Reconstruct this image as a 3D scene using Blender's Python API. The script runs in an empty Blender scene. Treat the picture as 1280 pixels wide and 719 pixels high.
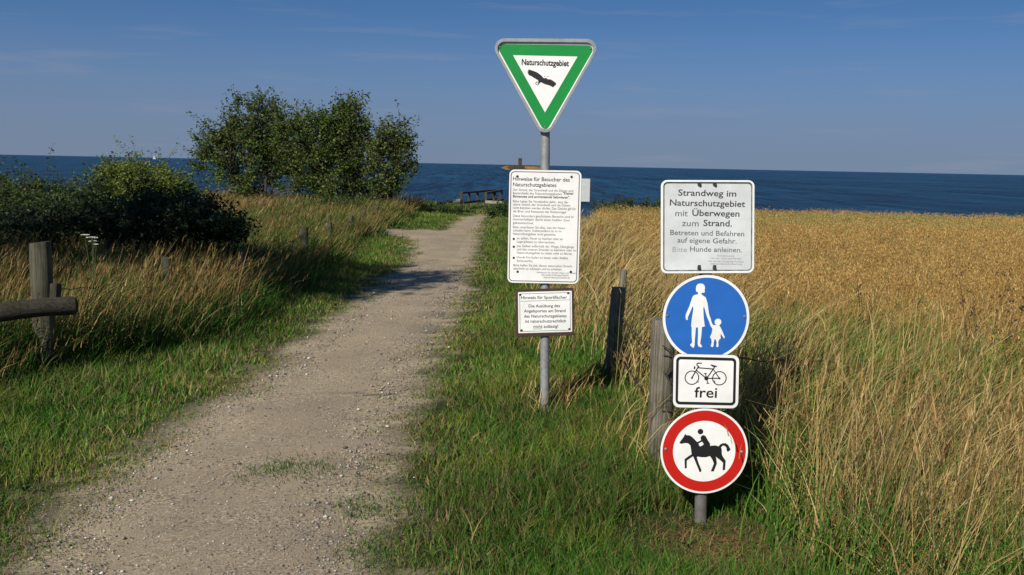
import bpy, bmesh, math, random
import numpy as np
from mathutils import Vector, Matrix
from mathutils.geometry import tessellate_polygon

random.seed(7)
rng = np.random.default_rng(11)
R = math.radians
scene = bpy.context.scene
COL = scene.collection

# ------------------------------------------------------------------ camera
EYE = Vector((0.0, 0.0, 1.65))
FPX = 1244.0
PITCH = math.atan2(359.5 - 206.0, FPX)
ROLL = R(1.15)
fwd = Vector((0, math.cos(PITCH), -math.sin(PITCH)))
r0 = Vector((1, 0, 0))
u0 = r0.cross(fwd)
cr = r0 * math.cos(ROLL) + u0 * math.sin(ROLL)
cu = u0 * math.cos(ROLL) - r0 * math.sin(ROLL)
cam_d = bpy.data.cameras.new('camera')
cam_d.sensor_width = 36.0
cam_d.lens = 36.0 * FPX / 1280.0
cam_d.clip_start = 0.05
cam_d.clip_end = 60000
cam = bpy.data.objects.new('camera', cam_d)
COL.objects.link(cam)
m3 = Matrix((cr, cu, -fwd)).transposed()
cam.matrix_world = Matrix.Translation(EYE) @ m3.to_4x4()
scene.camera = cam


def ray(px, py):
    return (fwd + cr * ((px - 640) / FPX) - cu * ((py - 359.5) / FPX))


def at(px, py, Y):
    d = ray(px, py)
    return EYE + d * (Y / d.y)


# ------------------------------------------------------------------ light
SUN_EL = 36.0
SUN_DIR = Vector((0.50, 0.866, 0)).normalized()          # horizontal travel of the light
ce, se = math.cos(R(SUN_EL)), math.sin(R(SUN_EL))
sun_vec = Vector((SUN_DIR.x * ce, SUN_DIR.y * ce, -se))
sd = bpy.data.lights.new('sun', 'SUN')
sd.energy = 4.8
sd.angle = R(0.5)
sd.color = (1.0, 0.93, 0.80)
sun = bpy.data.objects.new('sun', sd)
COL.objects.link(sun)
sun.rotation_euler = sun_vec.to_track_quat('-Z', 'Y').to_euler()

world = bpy.data.worlds.new('World')
scene.world = world
world.use_nodes = True
wn = world.node_tree.nodes
wl = world.node_tree.links
for n in list(wn):
    wn.remove(n)
w_out = wn.new('ShaderNodeOutputWorld')
w_bg = wn.new('ShaderNodeBackground')
w_sky = wn.new('ShaderNodeTexSky')
w_sky.sky_type = 'NISHITA'
w_sky.sun_disc = False
w_sky.sun_elevation = R(SUN_EL)
w_sky.sun_rotation = math.atan2(-SUN_DIR.x, -SUN_DIR.y)
w_sky.altitude = 1500
w_sky.air_density = 1.0
w_sky.dust_density = 0.15
w_sky.ozone_density = 1.0
w_tc = wn.new('ShaderNodeTexCoord')
w_map = wn.new('ShaderNodeMapping')
w_map.inputs['Scale'].default_value = (1, 1, 1.6)
w_map.inputs['Location'].default_value = (0, 0, 0.20)      # look a little above the yellowish horizon band
w_hsv = wn.new('ShaderNodeHueSaturation')
w_hsv.inputs['Saturation'].default_value = 1.24
w_hsv.inputs['Value'].default_value = 1.8
w_cm = wn.new('ShaderNodeMapping')
w_cm.inputs['Scale'].default_value = (2.2, 2.2, 26)
w_cn = wn.new('ShaderNodeTexNoise')
w_cn.inputs['Scale'].default_value = 2.4
w_cn.inputs['Detail'].default_value = 6
w_cn.inputs['Roughness'].default_value = 0.55
w_cr = wn.new('ShaderNodeValToRGB')
w_cr.color_ramp.elements[0].position = 0.55
w_cr.color_ramp.elements[0].color = (0, 0, 0, 1)
w_cr.color_ramp.elements[1].position = 0.80
w_cr.color_ramp.elements[1].color = (0.27, 0.27, 0.27, 1)
w_mix = wn.new('ShaderNodeMix')
w_mix.data_type = 'RGBA'
w_mix.inputs['B'].default_value = (5.4, 5.2, 6.0, 1)
w_bg.inputs['Strength'].default_value = 0.06
wl.new(w_tc.outputs['Generated'], w_map.inputs['Vector'])
wl.new(w_map.outputs['Vector'], w_sky.inputs['Vector'])
wl.new(w_sky.outputs['Color'], w_hsv.inputs['Color'])
wl.new(w_tc.outputs['Generated'], w_cm.inputs['Vector'])
wl.new(w_cm.outputs['Vector'], w_cn.inputs['Vector'])
wl.new(w_cn.outputs['Fac'], w_cr.inputs['Fac'])
wl.new(w_cr.outputs['Color'], w_mix.inputs['Factor'])
w_sep = wn.new('ShaderNodeSeparateXYZ')
w_hz = wn.new('ShaderNodeMapRange')
w_hz.inputs['From Min'].default_value = 0.0
w_hz.inputs['From Max'].default_value = 0.16
w_hz.interpolation_type = 'SMOOTHSTEP'
w_hz.inputs['To Min'].default_value = 0.9
w_hz.inputs['To Max'].default_value = 0.0
w_hm = wn.new('ShaderNodeMix')
w_hm.data_type = 'RGBA'
w_hm.inputs['B'].default_value = (2.75, 3.5, 4.8, 1)
wl.new(w_tc.outputs['Generated'], w_sep.inputs[0])
wl.new(w_sep.outputs['Z'], w_hz.inputs['Value'])
wl.new(w_hz.outputs['Result'], w_hm.inputs['Factor'])
wl.new(w_hsv.outputs['Color'], w_hm.inputs['A'])
wl.new(w_hm.outputs['Result'], w_mix.inputs['A'])
wl.new(w_mix.outputs['Result'], w_bg.inputs['Color'])
wl.new(w_bg.outputs['Background'], w_out.inputs['Surface'])

vs = scene.view_settings
vs.view_transform = 'Standard'
vs.look = 'None'
vs.gamma = 1
vs.use_curve_mapping = False
vs.exposure = 0.12
scene.render.engine = 'CYCLES'
scene.cycles.max_bounces = 6
scene.cycles.diffuse_bounces = 3
scene.cycles.transmission_bounces = 4


# ------------------------------------------------------------------ materials
def new_mat(name):
    m = bpy.data.materials.new(name)
    m.use_nodes = True
    nt = m.node_tree
    b = nt.nodes['Principled BSDF']
    return m, nt, b


def c4(c):
    return (c[0], c[1], c[2], 1)


def mat_plain(name, col, rough=0.5, metal=0.0, var=0.12, scale=18.0, bump=0.0, spec=0.5):
    """painted / coated surface with fine mottling and a little dirt"""
    m, nt, b = new_mat(name)
    tc = nt.nodes.new('ShaderNodeTexCoord')
    n = nt.nodes.new('ShaderNodeTexNoise')
    n.inputs['Scale'].default_value = scale
    n.inputs['Detail'].default_value = 8
    n.inputs['Roughness'].default_value = 0.65
    nt.links.new(tc.outputs['Object'], n.inputs['Vector'])
    rp = nt.nodes.new('ShaderNodeValToRGB')
    e = rp.color_ramp.elements
    e[0].position, e[1].position = 0.3, 0.7
    e[0].color = c4([c * (1 - var) for c in col])
    e[1].color = c4([min(1, c * (1 + var * 0.5)) for c in col])
    nt.links.new(n.outputs['Fac'], rp.inputs['Fac'])
    nt.links.new(rp.outputs['Color'], b.inputs['Base Color'])
    b.inputs['Roughness'].default_value = rough
    b.inputs['Metallic'].default_value = metal
    b.inputs['Specular IOR Level'].default_value = spec
    if bump:
        bp = nt.nodes.new('ShaderNodeBump')
        bp.inputs['Strength'].default_value = bump
        bp.inputs['Distance'].default_value = 0.004
        nt.links.new(n.outputs['Fac'], bp.inputs['Height'])
        nt.links.new(bp.outputs['Normal'], b.inputs['Normal'])
    return m


def mat_wood(name, dark, light, grain=(28, 28, 1.6), bump=0.5):
    m, nt, b = new_mat(name)
    tc = nt.nodes.new('ShaderNodeTexCoord')
    mp = nt.nodes.new('ShaderNodeMapping')
    mp.inputs['Scale'].default_value = grain
    nt.links.new(tc.outputs['Object'], mp.inputs['Vector'])
    n = nt.nodes.new('ShaderNodeTexNoise')
    n.inputs['Scale'].default_value = 2.2
    n.inputs['Detail'].default_value = 9
    n.inputs['Roughness'].default_value = 0.7
    n.inputs['Distortion'].default_value = 0.4
    nt.links.new(mp.outputs['Vector'], n.inputs['Vector'])
    n2 = nt.nodes.new('ShaderNodeTexNoise')
    n2.inputs['Scale'].default_value = 7
    n2.inputs['Detail'].default_value = 5
    nt.links.new(tc.outputs['Object'], n2.inputs['Vector'])
    rp = nt.nodes.new('ShaderNodeValToRGB')
    e = rp.color_ramp.elements
    e[0].position, e[1].position = 0.36, 0.66
    e[0].color, e[1].color = c4(dark), c4(light)
    nt.links.new(n.outputs['Fac'], rp.inputs['Fac'])
    mx = nt.nodes.new('ShaderNodeMix')
    mx.data_type = 'RGBA'
    mx.blend_type = 'MULTIPLY'
    rp2 = nt.nodes.new('ShaderNodeValToRGB')
    rp2.color_ramp.elements[0].position = 0.35
    rp2.color_ramp.elements[1].position = 0.6
    rp2.color_ramp.elements[0].color = (0.6, 0.62, 0.5, 1)
    rp2.color_ramp.elements[1].color = (1, 1, 1, 1)
    nt.links.new(n2.outputs['Fac'], rp2.inputs['Fac'])
    mx.inputs['Factor'].default_value = 0.8
    nt.links.new(rp.outputs['Color'], mx.inputs['A'])
    nt.links.new(rp2.outputs['Color'], mx.inputs['B'])
    nt.links.new(mx.outputs['Result'], b.inputs['Base Color'])
    b.inputs['Roughness'].default_value = 0.85
    b.inputs['Specular IOR Level'].default_value = 0.25
    bp = nt.nodes.new('ShaderNodeBump')
    bp.inputs['Strength'].default_value = bump
    bp.inputs['Distance'].default_value = 0.012
    nt.links.new(n.outputs['Fac'], bp.inputs['Height'])
    nt.links.new(bp.outputs['Normal'], b.inputs['Normal'])
    return m


def mat_leafy(name, trans=0.25, rough=0.55, spec=0.35):
    """foliage: per-leaf colour from the 'tint' attribute, partly translucent"""
    m, nt, b = new_mat(name)
    a = nt.nodes.new('ShaderNodeAttribute')
    a.attribute_name = 'tint'
    nt.links.new(a.outputs['Color'], b.inputs['Base Color'])
    b.inputs['Roughness'].default_value = rough
    b.inputs['Specular IOR Level'].default_value = spec
    t = nt.nodes.new('ShaderNodeBsdfTranslucent')
    nt.links.new(a.outputs['Color'], t.inputs['Color'])
    mx = nt.nodes.new('ShaderNodeMixShader')
    mx.inputs[0].default_value = trans
    out = nt.nodes['Material Output']
    nt.links.new(b.outputs[0], mx.inputs[1])
    nt.links.new(t.outputs[0], mx.inputs[2])
    nt.links.new(mx.outputs[0], out.inputs['Surface'])
    return m


M = {}
M['white'] = mat_plain('white_sheet_metal', (0.83, 0.84, 0.84), 0.42, var=0.13, scale=7)
M['worn_white'] = mat_plain('weathered_white_paint', (0.63, 0.66, 0.675), 0.5, var=0.2, scale=6)
M['green'] = mat_plain('green_sign_paint', (0.006, 0.25, 0.045), 0.4, var=0.10, scale=8)
M['blue'] = mat_plain('blue_sign_paint', (0.020, 0.135, 0.50), 0.4, var=0.10, scale=8)
M['red'] = mat_plain('red_sign_paint', (0.52, 0.014, 0.010), 0.4, var=0.10, scale=8)
M['black'] = mat_plain('black_print', (0.012, 0.012, 0.013), 0.5, var=0.2)
M['grey_print'] = mat_plain('faded_grey_print', (0.16, 0.17, 0.18), 0.6, var=0.6, scale=40)
M['dark_print'] = mat_plain('dark_grey_print', (0.050, 0.052, 0.058), 0.6, var=0.5, scale=40)
M['pale_print'] = mat_plain('washed_out_print', (0.36, 0.37, 0.38), 0.6, var=0.35, scale=60)
M['brown'] = mat_plain('brown_board_paint', (0.055, 0.028, 0.020), 0.6, var=0.3, scale=20)
M['galv'] = mat_plain('galvanised_steel', (0.34, 0.35, 0.36), 0.5, metal=0.35, var=0.35, scale=22, bump=0.15)
M['dull_steel'] = mat_plain('dull_dark_steel', (0.17, 0.165, 0.16), 0.6, metal=0.2, var=0.4, scale=18, bump=0.15)
M['rim_grey'] = mat_plain('dull_aluminium', (0.36, 0.37, 0.39), 0.45, metal=0.4, var=0.25, scale=14)
M['dark_line'] = mat_plain('dark_rim_grey', (0.17, 0.18, 0.18), 0.7, var=0.75, scale=26)
M['bolt'] = mat_plain('bolt_steel', (0.30, 0.30, 0.31), 0.4, metal=0.6, var=0.3)
M['dark_bolt'] = mat_plain('dark_bolt', (0.05, 0.05, 0.05), 0.5, metal=0.3, var=0.3)
M['rust_wire'] = mat_plain('rusty_wire', (0.060, 0.040, 0.030), 0.8, var=0.5, scale=60)
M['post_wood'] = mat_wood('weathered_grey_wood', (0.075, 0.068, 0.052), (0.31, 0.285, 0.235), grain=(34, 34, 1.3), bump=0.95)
M['left_wood'] = mat_wood('dark_grey_wood', (0.042, 0.040, 0.028), (0.155, 0.148, 0.108), grain=(30, 30, 1.2), bump=0.95)  # darker grey tone for the posts on the left
M['dark_wood'] = mat_wood('dark_weathered_wood', (0.035, 0.03, 0.024), (0.10, 0.086, 0.068))
M['log_wood'] = mat_wood('dark_log_wood', (0.024, 0.021, 0.016), (0.085, 0.075, 0.056), grain=(1.4, 30, 30), bump=0.9)  # darker brown-grey tone for the log
M['rail_wood'] = mat_wood('dark_railing_wood', (0.045, 0.036, 0.028), (0.12, 0.095, 0.07))
M['pale_wood'] = mat_wood('pale_bleached_wood', (0.24, 0.21, 0.16), (0.42, 0.38, 0.30), grain=(1.6, 28, 28))
M['ochre_wood'] = mat_wood('ochre_sign_wood', (0.20, 0.11, 0.03), (0.36, 0.21, 0.06), grain=(1.6, 28, 28))
M['bark'] = mat_wood('grey_bark', (0.035, 0.03, 0.024), (0.11, 0.095, 0.075))
M['leaf'] = mat_leafy('tree_leaves', 0.32)
M['grass'] = mat_leafy('grass_blades', 0.25, 0.6, 0.25)
M['straw'] = mat_leafy('dry_straw', 0.18, 0.7, 0.2)
M['stone'] = mat_leafy('pebbles', 0.0, 0.8, 0.3)
M['sail'] = mat_plain('white_sailcloth', (0.8, 0.8, 0.8), 0.7, var=0.05)


# ------------------------------------------------------------------ object helpers
def tag(o, label=None, cat=None, group=None, kind=None):
    if label: o['label'] = label
    if cat: o['category'] = cat
    if group: o['group'] = group
    if kind: o['kind'] = kind
    return o


def empty(name, loc, label, cat, group=None):
    o = bpy.data.objects.new(name, None)
    o.empty_display_size = 0.1
    COL.objects.link(o)
    o.location = loc
    return tag(o, label, cat, group)


def link(name, me, mat, parent=None):
    o = bpy.data.objects.new(name, me)
    if mat is not None and len(me.materials) == 0:
        me.materials.append(mat)
    COL.objects.link(o)
    if parent is not None:
        o.parent = parent
    return o


def mesh_np(name, V, loops, starts, tint=None, smooth=False):
    me = bpy.data.meshes.new(name)
    V = np.asarray(V, dtype=np.float32)
    loops = np.asarray(loops, dtype=np.int32)
    starts = np.asarray(starts, dtype=np.int32)
    me.vertices.add(len(V))
    me.vertices.foreach_set('co', V.ravel())
    me.loops.add(len(loops))
    me.loops.foreach_set('vertex_index', loops)
    me.polygons.add(len(starts))
    me.polygons.foreach_set('loop_start', starts)
    if smooth:
        me.polygons.foreach_set('use_smooth', np.ones(len(starts), dtype=bool))
    me.update(calc_edges=True)
    if tint is not None:
        a = me.color_attributes.new('tint', 'FLOAT_COLOR', 'POINT')
        t4 = np.ones((len(V), 4), dtype=np.float32)
        t4[:, :3] = tint
        a.data.foreach_set('color', t4.ravel())
    return me


class MB:
    """collects simple shapes into one mesh"""
    def __init__(self):
        self.v, self.f = [], []

    def add(self, vs_, fs_):
        o = len(self.v)
        self.v += [tuple(p) for p in vs_]
        self.f += [tuple(i + o for i in f) for f in fs_]

    def box(self, c, s, rot=None):
        c = Vector(c)
        vs_ = []
        for x in (-.5, .5):
            for y in (-.5, .5):
                for z in (-.5, .5):
                    p = Vector((x * s[0], y * s[1], z * s[2]))
                    if rot is not None: p = rot @ p
                    vs_.append(c + p)
        self.add(vs_, [(0, 1, 3, 2), (4, 6, 7, 5), (0, 4, 5, 1), (2, 3, 7, 6), (0, 2, 6, 4), (1, 5, 7, 3)])

    def beam(self, a, b, w, h):
        """rectangular bar from a to b with slightly bevelled section"""
        a, b = Vector(a), Vector(b)
        d = (b - a).normalized()
        up = Vector((0, 0, 1)) if abs(d.z) < 0.9 else Vector((0, 1, 0))
        s = d.cross(up).normalized()
        u = s.cross(d)
        e = min(w, h) * 0.14
        prof = [(w / 2 - e, h / 2), (w / 2, h / 2 - e), (w / 2, -h / 2 + e), (w / 2 - e, -h / 2),
                (-w / 2 + e, -h / 2), (-w / 2, -h / 2 + e), (-w / 2, h / 2 - e), (-w / 2 + e, h / 2)]
        vs_ = [a + s * p + u * q for p, q in prof] + [b + s * p + u * q for p, q in prof]
        fs_ = [(i, (i + 1) % 8, 8 + (i + 1) % 8, 8 + i) for i in range(8)]
        fs_ += [tuple(range(7, -1, -1)), tuple(range(8, 16))]
        self.add(vs_, fs_)

    def tube(self, pts, rad, n=8, cap=True):
        pts = [Vector(p) for p in pts]
        if not hasattr(rad, '__len__'): rad = [rad] * len(pts)
        vs_, fs_ = [], []
        ref = Vector((0.13, 0.31, 0.94))
        for i, p in enumerate(pts):
            d = (pts[min(i + 1, len(pts) - 1)] - pts[max(i - 1, 0)]).normalized()
            if abs(d.dot(ref)) > 0.98: ref = Vector((1, 0, 0))
            s = d.cross(ref).normalized()
            u = s.cross(d)
            for k in range(n):
                a_ = 2 * math.pi * k / n
                vs_.append(p + (s * math.cos(a_) + u * math.sin(a_)) * rad[i])
        for i in range(len(pts) - 1):
            for k in range(n):
                k2 = (k + 1) % n
                fs_.append((i * n + k, i * n + k2, (i + 1) * n + k2, (i + 1) * n + k))
        if cap:
            fs_.append(tuple(range(n - 1, -1, -1)))
            fs_.append(tuple(range((len(pts) - 1) * n, len(pts) * n)))
        self.add(vs_, fs_)

    def build(self, name, mat, parent=None, smooth=False, bevel=0.0):
        me = bpy.data.meshes.new(name)
        me.from_pydata(self.v, [], self.f)
        bm = bmesh.new()
        bm.from_mesh(me)
        bmesh.ops.recalc_face_normals(bm, faces=bm.faces)
        if bevel:
            bmesh.ops.bevel(bm, geom=list(bm.edges), offset=bevel, segments=2, affect='EDGES', clamp_overlap=True)
        bm.to_mesh(me)
        bm.free()
        if smooth:
            for p in me.polygons: p.use_smooth = True
            try:
                me.set_sharp_from_angle(angle=R(40))
            except Exception:
                pass
        return link(name, me, mat, parent)


# ------------------------------------------------------------------ noise
_lat = rng.random((256, 256))


def vnoise(x, y):
    x = np.asarray(x, dtype=float); y = np.asarray(y, dtype=float)
    xi = np.floor(x).astype(int); yi = np.floor(y).astype(int)
    fx = x - xi; fy = y - yi
    fx = fx * fx * (3 - 2 * fx); fy = fy * fy * (3 - 2 * fy)
    a = _lat[xi & 255, yi & 255]; b = _lat[(xi + 1) & 255, yi & 255]
    c = _lat[xi & 255, (yi + 1) & 255]; d = _lat[(xi + 1) & 255, (yi + 1) & 255]
    return (a * (1 - fx) + b * fx) * (1 - fy) + (c * (1 - fx) + d * fx) * fy


def fbm(x, y, o=3):
    s = 0; a = 0.5; t = 0
    for i in range(o):
        s = s + a * vnoise(np.asarray(x) * 2 ** i + 17.3 * i, np.asarray(y) * 2 ** i + 5.1 * i); t += a; a *= 0.5
    return s / t


def sstep(a, b, x):
    t = np.clip((np.asarray(x, dtype=float) - a) / (b - a), 0, 1)
    return t * t * (3 - 2 * t)


# ------------------------------------------------------------------ terrain
SEA_Z = -4.0


def shore_y(x):
    x = np.asarray(x, dtype=float)
    return 40.5 + 0.9 * np.sin(x * 0.21) + 0.5 * np.sin(x * 0.53 + 1) - 3.0 * sstep(-2, -8, x)


def ground_z(x, y):
    x = np.asarray(x, dtype=float); y = np.asarray(y, dtype=float)
    z = 0.035 * (vnoise(x * 0.45 + 40, y * 0.45 + 40) - 0.5) + 0.05 * (vnoise(x * 0.16 + 9, y * 0.16) - 0.5)
    z = z - 0.62 * sstep(8, 40, y) * sstep(0.6, 3.2, x)
    z = z + 0.10 * sstep(-2.4, -4.5, x) * sstep(2, 6, y)
    z = z - 0.115 * np.exp(-((x - 1.05) / 1.0) ** 2 - ((y - 4.5) / 1.1) ** 2) - 0.03 * np.exp(-((x - 0.25) / 0.6) ** 2 - ((y - 6.4) / 0.8) ** 2)
    e = y - shore_y(x)
    z = z - 5.6 * sstep(0.0, 9.0, e)
    return z


def gz(x, y):
    return float(ground_z(x, y))


def gpt(px, py):
    d = ray(px, py)
    t = -EYE.z / d.z
    p = EYE + d * t
    return (p.x, p.y)


# path outline, walked round its edge
left_px = [(30, 790), (72, 700), (118, 632), (183, 574), (250, 524), (300, 490), (372, 446), (428, 402), (478, 362), (510, 334), (526, 312), (524, 301), (505, 295.5), (462, 292), (400, 290)]
top_px = [(400, 286.5), (470, 286.5), (520, 288.5), (562, 289.5), (570, 283), (577, 276), (586, 270)]
right_px = [(601, 268), (600, 276), (597, 284), (594, 296), (588, 318), (578, 346), (565, 380), (545, 425), (512, 474), (478, 548), (452, 610), (440, 660), (436, 720), (430, 770)]
PATH = [gpt(*p) for p in left_px + top_px + right_px]


def resample(poly, step):
    out = []
    n = len(poly)
    for i in range(n):
        a, b = np.array(poly[i]), np.array(poly[(i + 1) % n])
        k = max(1, int(np.linalg.norm(b - a) / step))
        for j in range(k):
            out.append(a + (b - a) * j / k)
    return np.array(out)


PR = resample(PATH, 0.12)
_j = np.stack([fbm(PR[:, 0] * 2.3 + 3, PR[:, 1] * 2.3 + 8) - 0.5, fbm(PR[:, 0] * 2.3 + 31, PR[:, 1] * 2.3 + 60) - 0.5], 1)
PR = PR + _j * np.concatenate([np.full((len(PR), 1), 0.24), 0.24 + 0.16 * np.clip(PR[:, 1:2] - 14, 0, 9)], 1)


def path_dist(x, y):
    """signed distance to the path edge, negative inside"""
    x = np.asarray(x, dtype=float).ravel(); y = np.asarray(y, dtype=float).ravel()
    out = np.empty(len(x))
    A = PR; B = np.roll(PR, -1, 0); D = B - A; L = (D * D).sum(1)
    for s in range(0, len(x), 20000):
        px_ = x[s:s + 20000, None]; py_ = y[s:s + 20000, None]
        t = np.clip(((px_ - A[:, 0]) * D[:, 0] + (py_ - A[:, 1]) * D[:, 1]) / L, 0, 1)
        dx = px_ - A[:, 0] - t * D[:, 0]; dy = py_ - A[:, 1] - t * D[:, 1]
        d = np.sqrt((dx * dx + dy * dy).min(1))
        c = ((A[:, 1] > py_) != (B[:, 1] > py_)) & (px_ < (B[:, 0] - A[:, 0]) * (py_ - A[:, 1]) / (B[:, 1] - A[:, 1] + 1e-12) + A[:, 0])
        ins = c.sum(1) % 2 == 1
        out[s:s + 20000] = np.where(ins, -d, d)
    return out


def ground_sheet():
    xs = np.concatenate([[-6000, -2500, -900, -400, -180, -90, -50], np.arange(-30, -8, 1.0), np.arange(-8, 8, 0.16), np.arange(8, 32, 1.0), [50, 90, 180, 400, 900, 2500, 6000]])
    ys = np.concatenate([[-6000, -2000, -600, -200, -80, -40, -20, -10, -5, -2], np.arange(0, 28, 0.16), np.arange(28, 56, 0.5)])
    X, Y = np.meshgrid(xs, ys)
    Z = ground_z(X, Y)
    nx, ny = len(xs), len(ys)
    V = np.stack([X, Y, Z], -1).reshape(-1, 3)
    i = np.arange(nx - 1)[None, :] + np.arange(ny - 1)[:, None] * nx
    q = np.stack([i, i + 1, i + nx + 1, i + nx], -1).reshape(-1)
    # soil colour: sandy by the path, brown-green under grass, straw litter under the tall grass, sand on the beach face
    n1 = fbm(V[:, 0] * 1.3, V[:, 1] * 1.3, 4)[:, None]
    n2 = fbm(V[:, 0] * 5 + 9, V[:, 1] * 5, 3)[:, None]
    grass = np.array([0.045, 0.055, 0.020]); soil = np.array([0.39, 0.32, 0.225]); straw = np.array([0.19, 0.14, 0.065]); sand = np.array([0.40, 0.34, 0.25])
    near = (np.abs(V[:, 0]) < 9) & (V[:, 1] > -0.1) & (V[:, 1] < 45)
    pd = np.full(len(V), 5.0)
    pd[near] = path_dist(V[near, 0], V[near, 1])
    w_soil = np.clip(sstep(0.25, -0.02, pd)[:, None] + 0.7 * sstep(0.50, 0.66, n2) * sstep(0.9, 0.15, pd)[:, None], 0, 1)
    w_straw = np.maximum(sstep(0.9, 1.6, V[:, 0]), 0.35 * sstep(-2.8, -3.6, V[:, 0]))[:, None] * (0.35 + 0.65 * n1)
    w_sand = sstep(-0.6, -2.2, V[:, 2])[:, None] * sstep(0, 3, V[:, 1] - shore_y(V[:, 0]))[:, None]
    t = grass * (0.7 + 0.6 * n1) * (1 - w_straw) + straw * w_straw
    t = t * (1 - w_soil) + soil * (0.75 + 0.5 * n2) * w_soil
    t = t * (1 - w_sand) + sand * w_sand
    me = mesh_np('ground', V, q, np.arange(0, len(q), 4), t, smooth=True)
    m, nt, b = new_mat('soil')
    a = nt.nodes.new('ShaderNodeAttribute'); a.attribute_name = 'tint'
    tc = nt.nodes.new('ShaderNodeTexCoord')
    n = nt.nodes.new('ShaderNodeTexNoise'); n.inputs['Scale'].default_value = 45; n.inputs['Detail'].default_value = 8; n.inputs['Roughness'].default_value = 0.7
    nt.links.new(tc.outputs['Object'], n.inputs['Vector'])
    rp = nt.nodes.new('ShaderNodeValToRGB')
    rp.color_ramp.elements[0].position = 0.35; rp.color_ramp.elements[1].position = 0.68
    rp.color_ramp.elements[0].color = (0.6, 0.6, 0.6, 1); rp.color_ramp.elements[1].color = (1.3, 1.28, 1.22, 1)
    nt.links.new(n.outputs['Fac'], rp.inputs['Fac'])
    mx = nt.nodes.new('ShaderNodeMix'); mx.data_type = 'RGBA'; mx.blend_type = 'MULTIPLY'; mx.inputs['Factor'].default_value = 1
    nt.links.new(a.outputs['Color'], mx.inputs['A']); nt.links.new(rp.outputs['Color'], mx.inputs['B'])
    nt.links.new(mx.outputs['Result'], b.inputs['Base Color'])
    b.inputs['Roughness'].default_value = 0.95; b.inputs['Specular IOR Level'].default_value = 0.1
    bp = nt.nodes.new('ShaderNodeBump'); bp.inputs['Strength'].default_value = 0.7; bp.inputs['Distance'].default_value = 0.02
    nt.links.new(n.outputs['Fac'], bp.inputs['Height']); nt.links.new(bp.outputs['Normal'], b.inputs['Normal'])
    tag(link('ground', me, m), kind='structure')


ground_sheet()


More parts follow.
